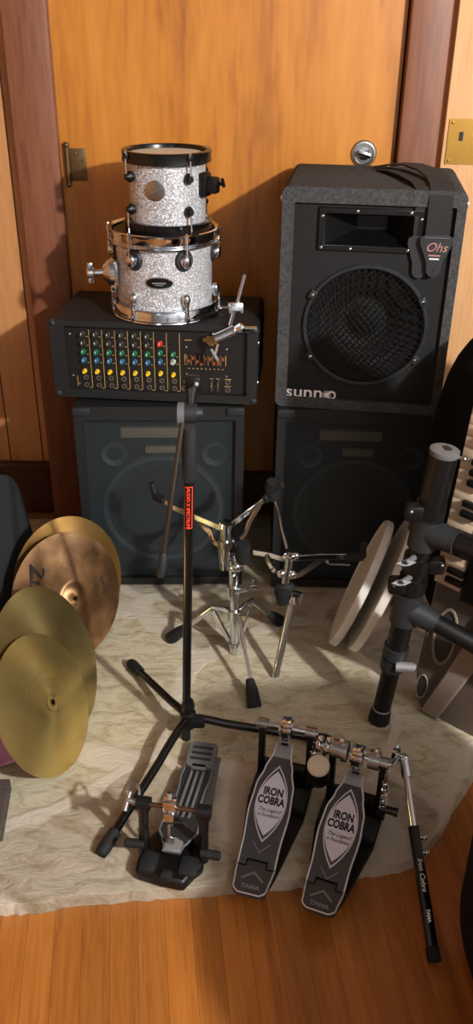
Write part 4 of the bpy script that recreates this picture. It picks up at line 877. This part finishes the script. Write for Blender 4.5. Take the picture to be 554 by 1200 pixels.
MB().box((0, 0, SLn-.012), (.0195, .0195, .024), Xs, bev=.002).build('sleeve_end', 'rubber', slv)
side_dir = Vector((0, 0, 1)).cross(dv).normalized()
if (Matrix.Rotation(t.rotation_euler.z, 4, 'Z') @ side_dir).x < 0: side_dir = -side_dir
for q_ in (.02, .045): MB().tube([j1+dv*q_+side_dir*.007, j1+dv*q_+side_dir*.015], .0036, 8).ball(j1+dv*q_+side_dir*.016, .0052, seg=12).build('set_screw', 'chrome', slv)
topn = dv.cross(side_dir); topn = topn if topn.z > 0 else -topn
sur = lambda q_: XF(j1+dv*q_+topn*.0092, dv, topn.cross(dv))
text('Iron Cobra', .0115, 'white', slv, sur(SLn*.38), 'lettering', shear=.3, xs=1.0); text('TAMA', .0075, 'white', slv, sur(SLn*.68), 'lettering', bold=.0003)

# ------------------------------------------------------------------ older grey pedal facing the other way
kb0 = at(196, 1040, z=0); kh = at(238, 878, z=.012); dk = kh-kb0; dk.z = 0; yaw = math.atan2(dk.y, dk.x)-math.pi/2; KL = dk.length
O = thing('bass_drum_pedal', 'worn grey pedal with a ribbed footboard under the microphone stand leg', 'pedal', (kb0.x, kb0.y, 0), yaw, 'bass drum pedals')
MB().prism([(-.058, .004), (-.012, -.004), (.03, -.006), (.044, .02), (.056, .035), (.052, .07), (.04, .10), (-.04, .10), (-.056, .07), (-.06, .03)], .0005, .026).build('base_casting', 'black', O, bev=.006)
MB().box((-.038, .026, .025), (.030, .044, .016), bev=.006).box((.032, .028, .024), (.034, .040, .014), bev=.006).box((-.002, .004, .024), (.022, .018, .018), bev=.005).build('base_cover', 'rubber', O)
MB().prism([(.012, .05), (.05, .06), (.038, KL-.01), (-.02, KL-.01), (-.03, .1), (-.03, .05)], .0005, .007).build('base_plate', 'midgrey', O, bev=.0015)
hz_ = .018
MB().prism(rrect(-.026, KL-.056, .03, KL+.01, .010), hz_-.010, hz_+.004).box((.002, KL-.055, hz_), (.03, .014, .008), bev=.002).build('heel_plate', 'midgrey', O, bev=.003)
for k_ in range(3): MB().tube([(-.018, KL-.036+k_*.015, hz_+.004), (.022, KL-.036+k_*.015, hz_+.004)], .003, 8).build('heel_rib', 'dkgrey', O)
ys = KL-.058; sl_ = math.atan2(.036, ys-.04); XO = Matrix.Translation((.002, ys, hz_)) @ Matrix.Rotation(-sl_, 4, 'X'); FLo = (ys-.03)/math.cos(sl_)
ow = [(0, .027), (.12, .0285), (.3, .025), (.5, .024), (.68, .033), (.78, .034), (.88, .024), (.94, .0165), (1, .016)]
def owf(s):
    for (a, w0), (b, w1) in zip(ow, ow[1:]):
        if s <= b: f_ = (s-a)/(b-a); f_ = f_*f_*(3-2*f_); return w0+(w1-w0)*f_
    return .016
oo = [(owf(i/30), -i/30*FLo) for i in range(31)]+[(-owf(i/30), -i/30*FLo) for i in range(30, -1, -1)]
ofb = MB().prism(oo, -.006, 0, XO).build('footboard', 'dkgrey', O, bev=.0015)
MB().tube([XO @ Vector((x, y, .0005)) for x, y in oo], .0022, 6).build('edge_trim', 'midgrey', ofb)
for x in (-.0125, -.001, .0105): MB().tube([XO @ Vector((x+.0015, -.012, .001)), XO @ Vector((x, -FLo*.62, .001))], [.0032, .0032], 8).build('rib', 'midgrey', ofb)
MB().tube([XO @ Vector((.014*math.cos(a)-.001, -FLo*.74+.012*math.sin(a), .001)) for a in (math.pi*i/10 for i in range(11))], .002, 6).build('rib', 'midgrey', ofb)
MB().prism([(-.014, -FLo*1.0), (.014, -FLo*1.0), (.016, -FLo*.9), (.0, -FLo*.86), (-.016, -FLo*.9)], 0, .004, XO).build('toe_plate', 'ltgrey', ofb, bev=.001)
szo, ypo = .128, .062
for sx in (-.053, .053):
    po = MB().tube([(sx, ypo-.012, .02), (sx, ypo-.006, .08), (sx, ypo, szo)], [.010, .0085, .009], 10).build('post', 'blackgloss', O)
    MB().tube([(sx-.012, ypo, szo), (sx+.012, ypo, szo)], .0125, 18).build('bearing', 'black', po)
MB().tube([(-.072, ypo, szo), (.064, ypo, szo)], .0042, 12).build('shaft', 'copper', O)
hb_ = MB().box((-.006, ypo, szo+.003), (.024, .02, .034), bev=.005).tube([(-.006, ypo, szo+.012), (-.006, ypo+.008, szo+.026)], .007, 10).box((-.006, ypo-.010, szo-.016), (.018, .010, .026), bev=.003).build('beater_hub', 'chrome', O)
MB().tube([(-.006, ypo-.012, szo-.028), (-.004, ypo-.02, .08), (-.002, ypo-.016, .06)], .0032, 8).build('link_rod', 'satin', O)
MB().tube([(-.002+.005*math.cos(i*.75), ypo-.016+.012*(1-i/70)-.006, .04+.035*i/70+.005*math.sin(i*.75)) for i in range(71)], .0014, 5).build('chain', 'satin', O)
MB().tube([(-.066, ypo, szo), (-.082, ypo, szo+.004)], .006, 10).tube([(-.083, ypo-.012, szo-.010), (-.078, ypo+.010, szo+.014)], [.006, .0045], 10).tube([(-.078+.012*math.cos(a), ypo+.02+.016*math.sin(a), szo-.004+.01*math.sin(a)) for a in (math.pi*(-.3+1.4*i/10) for i in range(11))], .0028, 8).build('wing_screw', 'satin', O)
for sx in (-1, 1): MB().tube([(sx*.05, .045, .045), (sx*.082, .043, .045), (sx*.085, .043, .045)], [.008, .0085, .006], 12).build('anchor_bolt', 'rubber', O)

# ------------------------------------------------------------------ light
def lamp(nm, loc_, power, col, rad):
    l = bpy.data.lights.new(nm, 'POINT'); l.energy = power; l.color = col; l.shadow_soft_size = rad
    o = bpy.data.objects.new(nm, l); COL.objects.link(o); o.location = loc_; return o
lamp('ceiling_lamp', (1.75, -.75, 2.15), 490, (1, .98, .93), .06)
lamp('fill_light', (-.9, -1.6, 2.2), 9, (.94, .97, 1), .3)  # added weak cool fill from the front left, not a lamp of the room
w = bpy.data.worlds.new('room_air'); scene.world = w; w.use_nodes = True
w.node_tree.nodes['Background'].inputs[0].default_value = (.9, .88, .85, 1); w.node_tree.nodes['Background'].inputs[1].default_value = .025
scene.view_settings.view_transform = 'Standard'; scene.view_settings.look = 'None'; scene.view_settings.exposure = 0
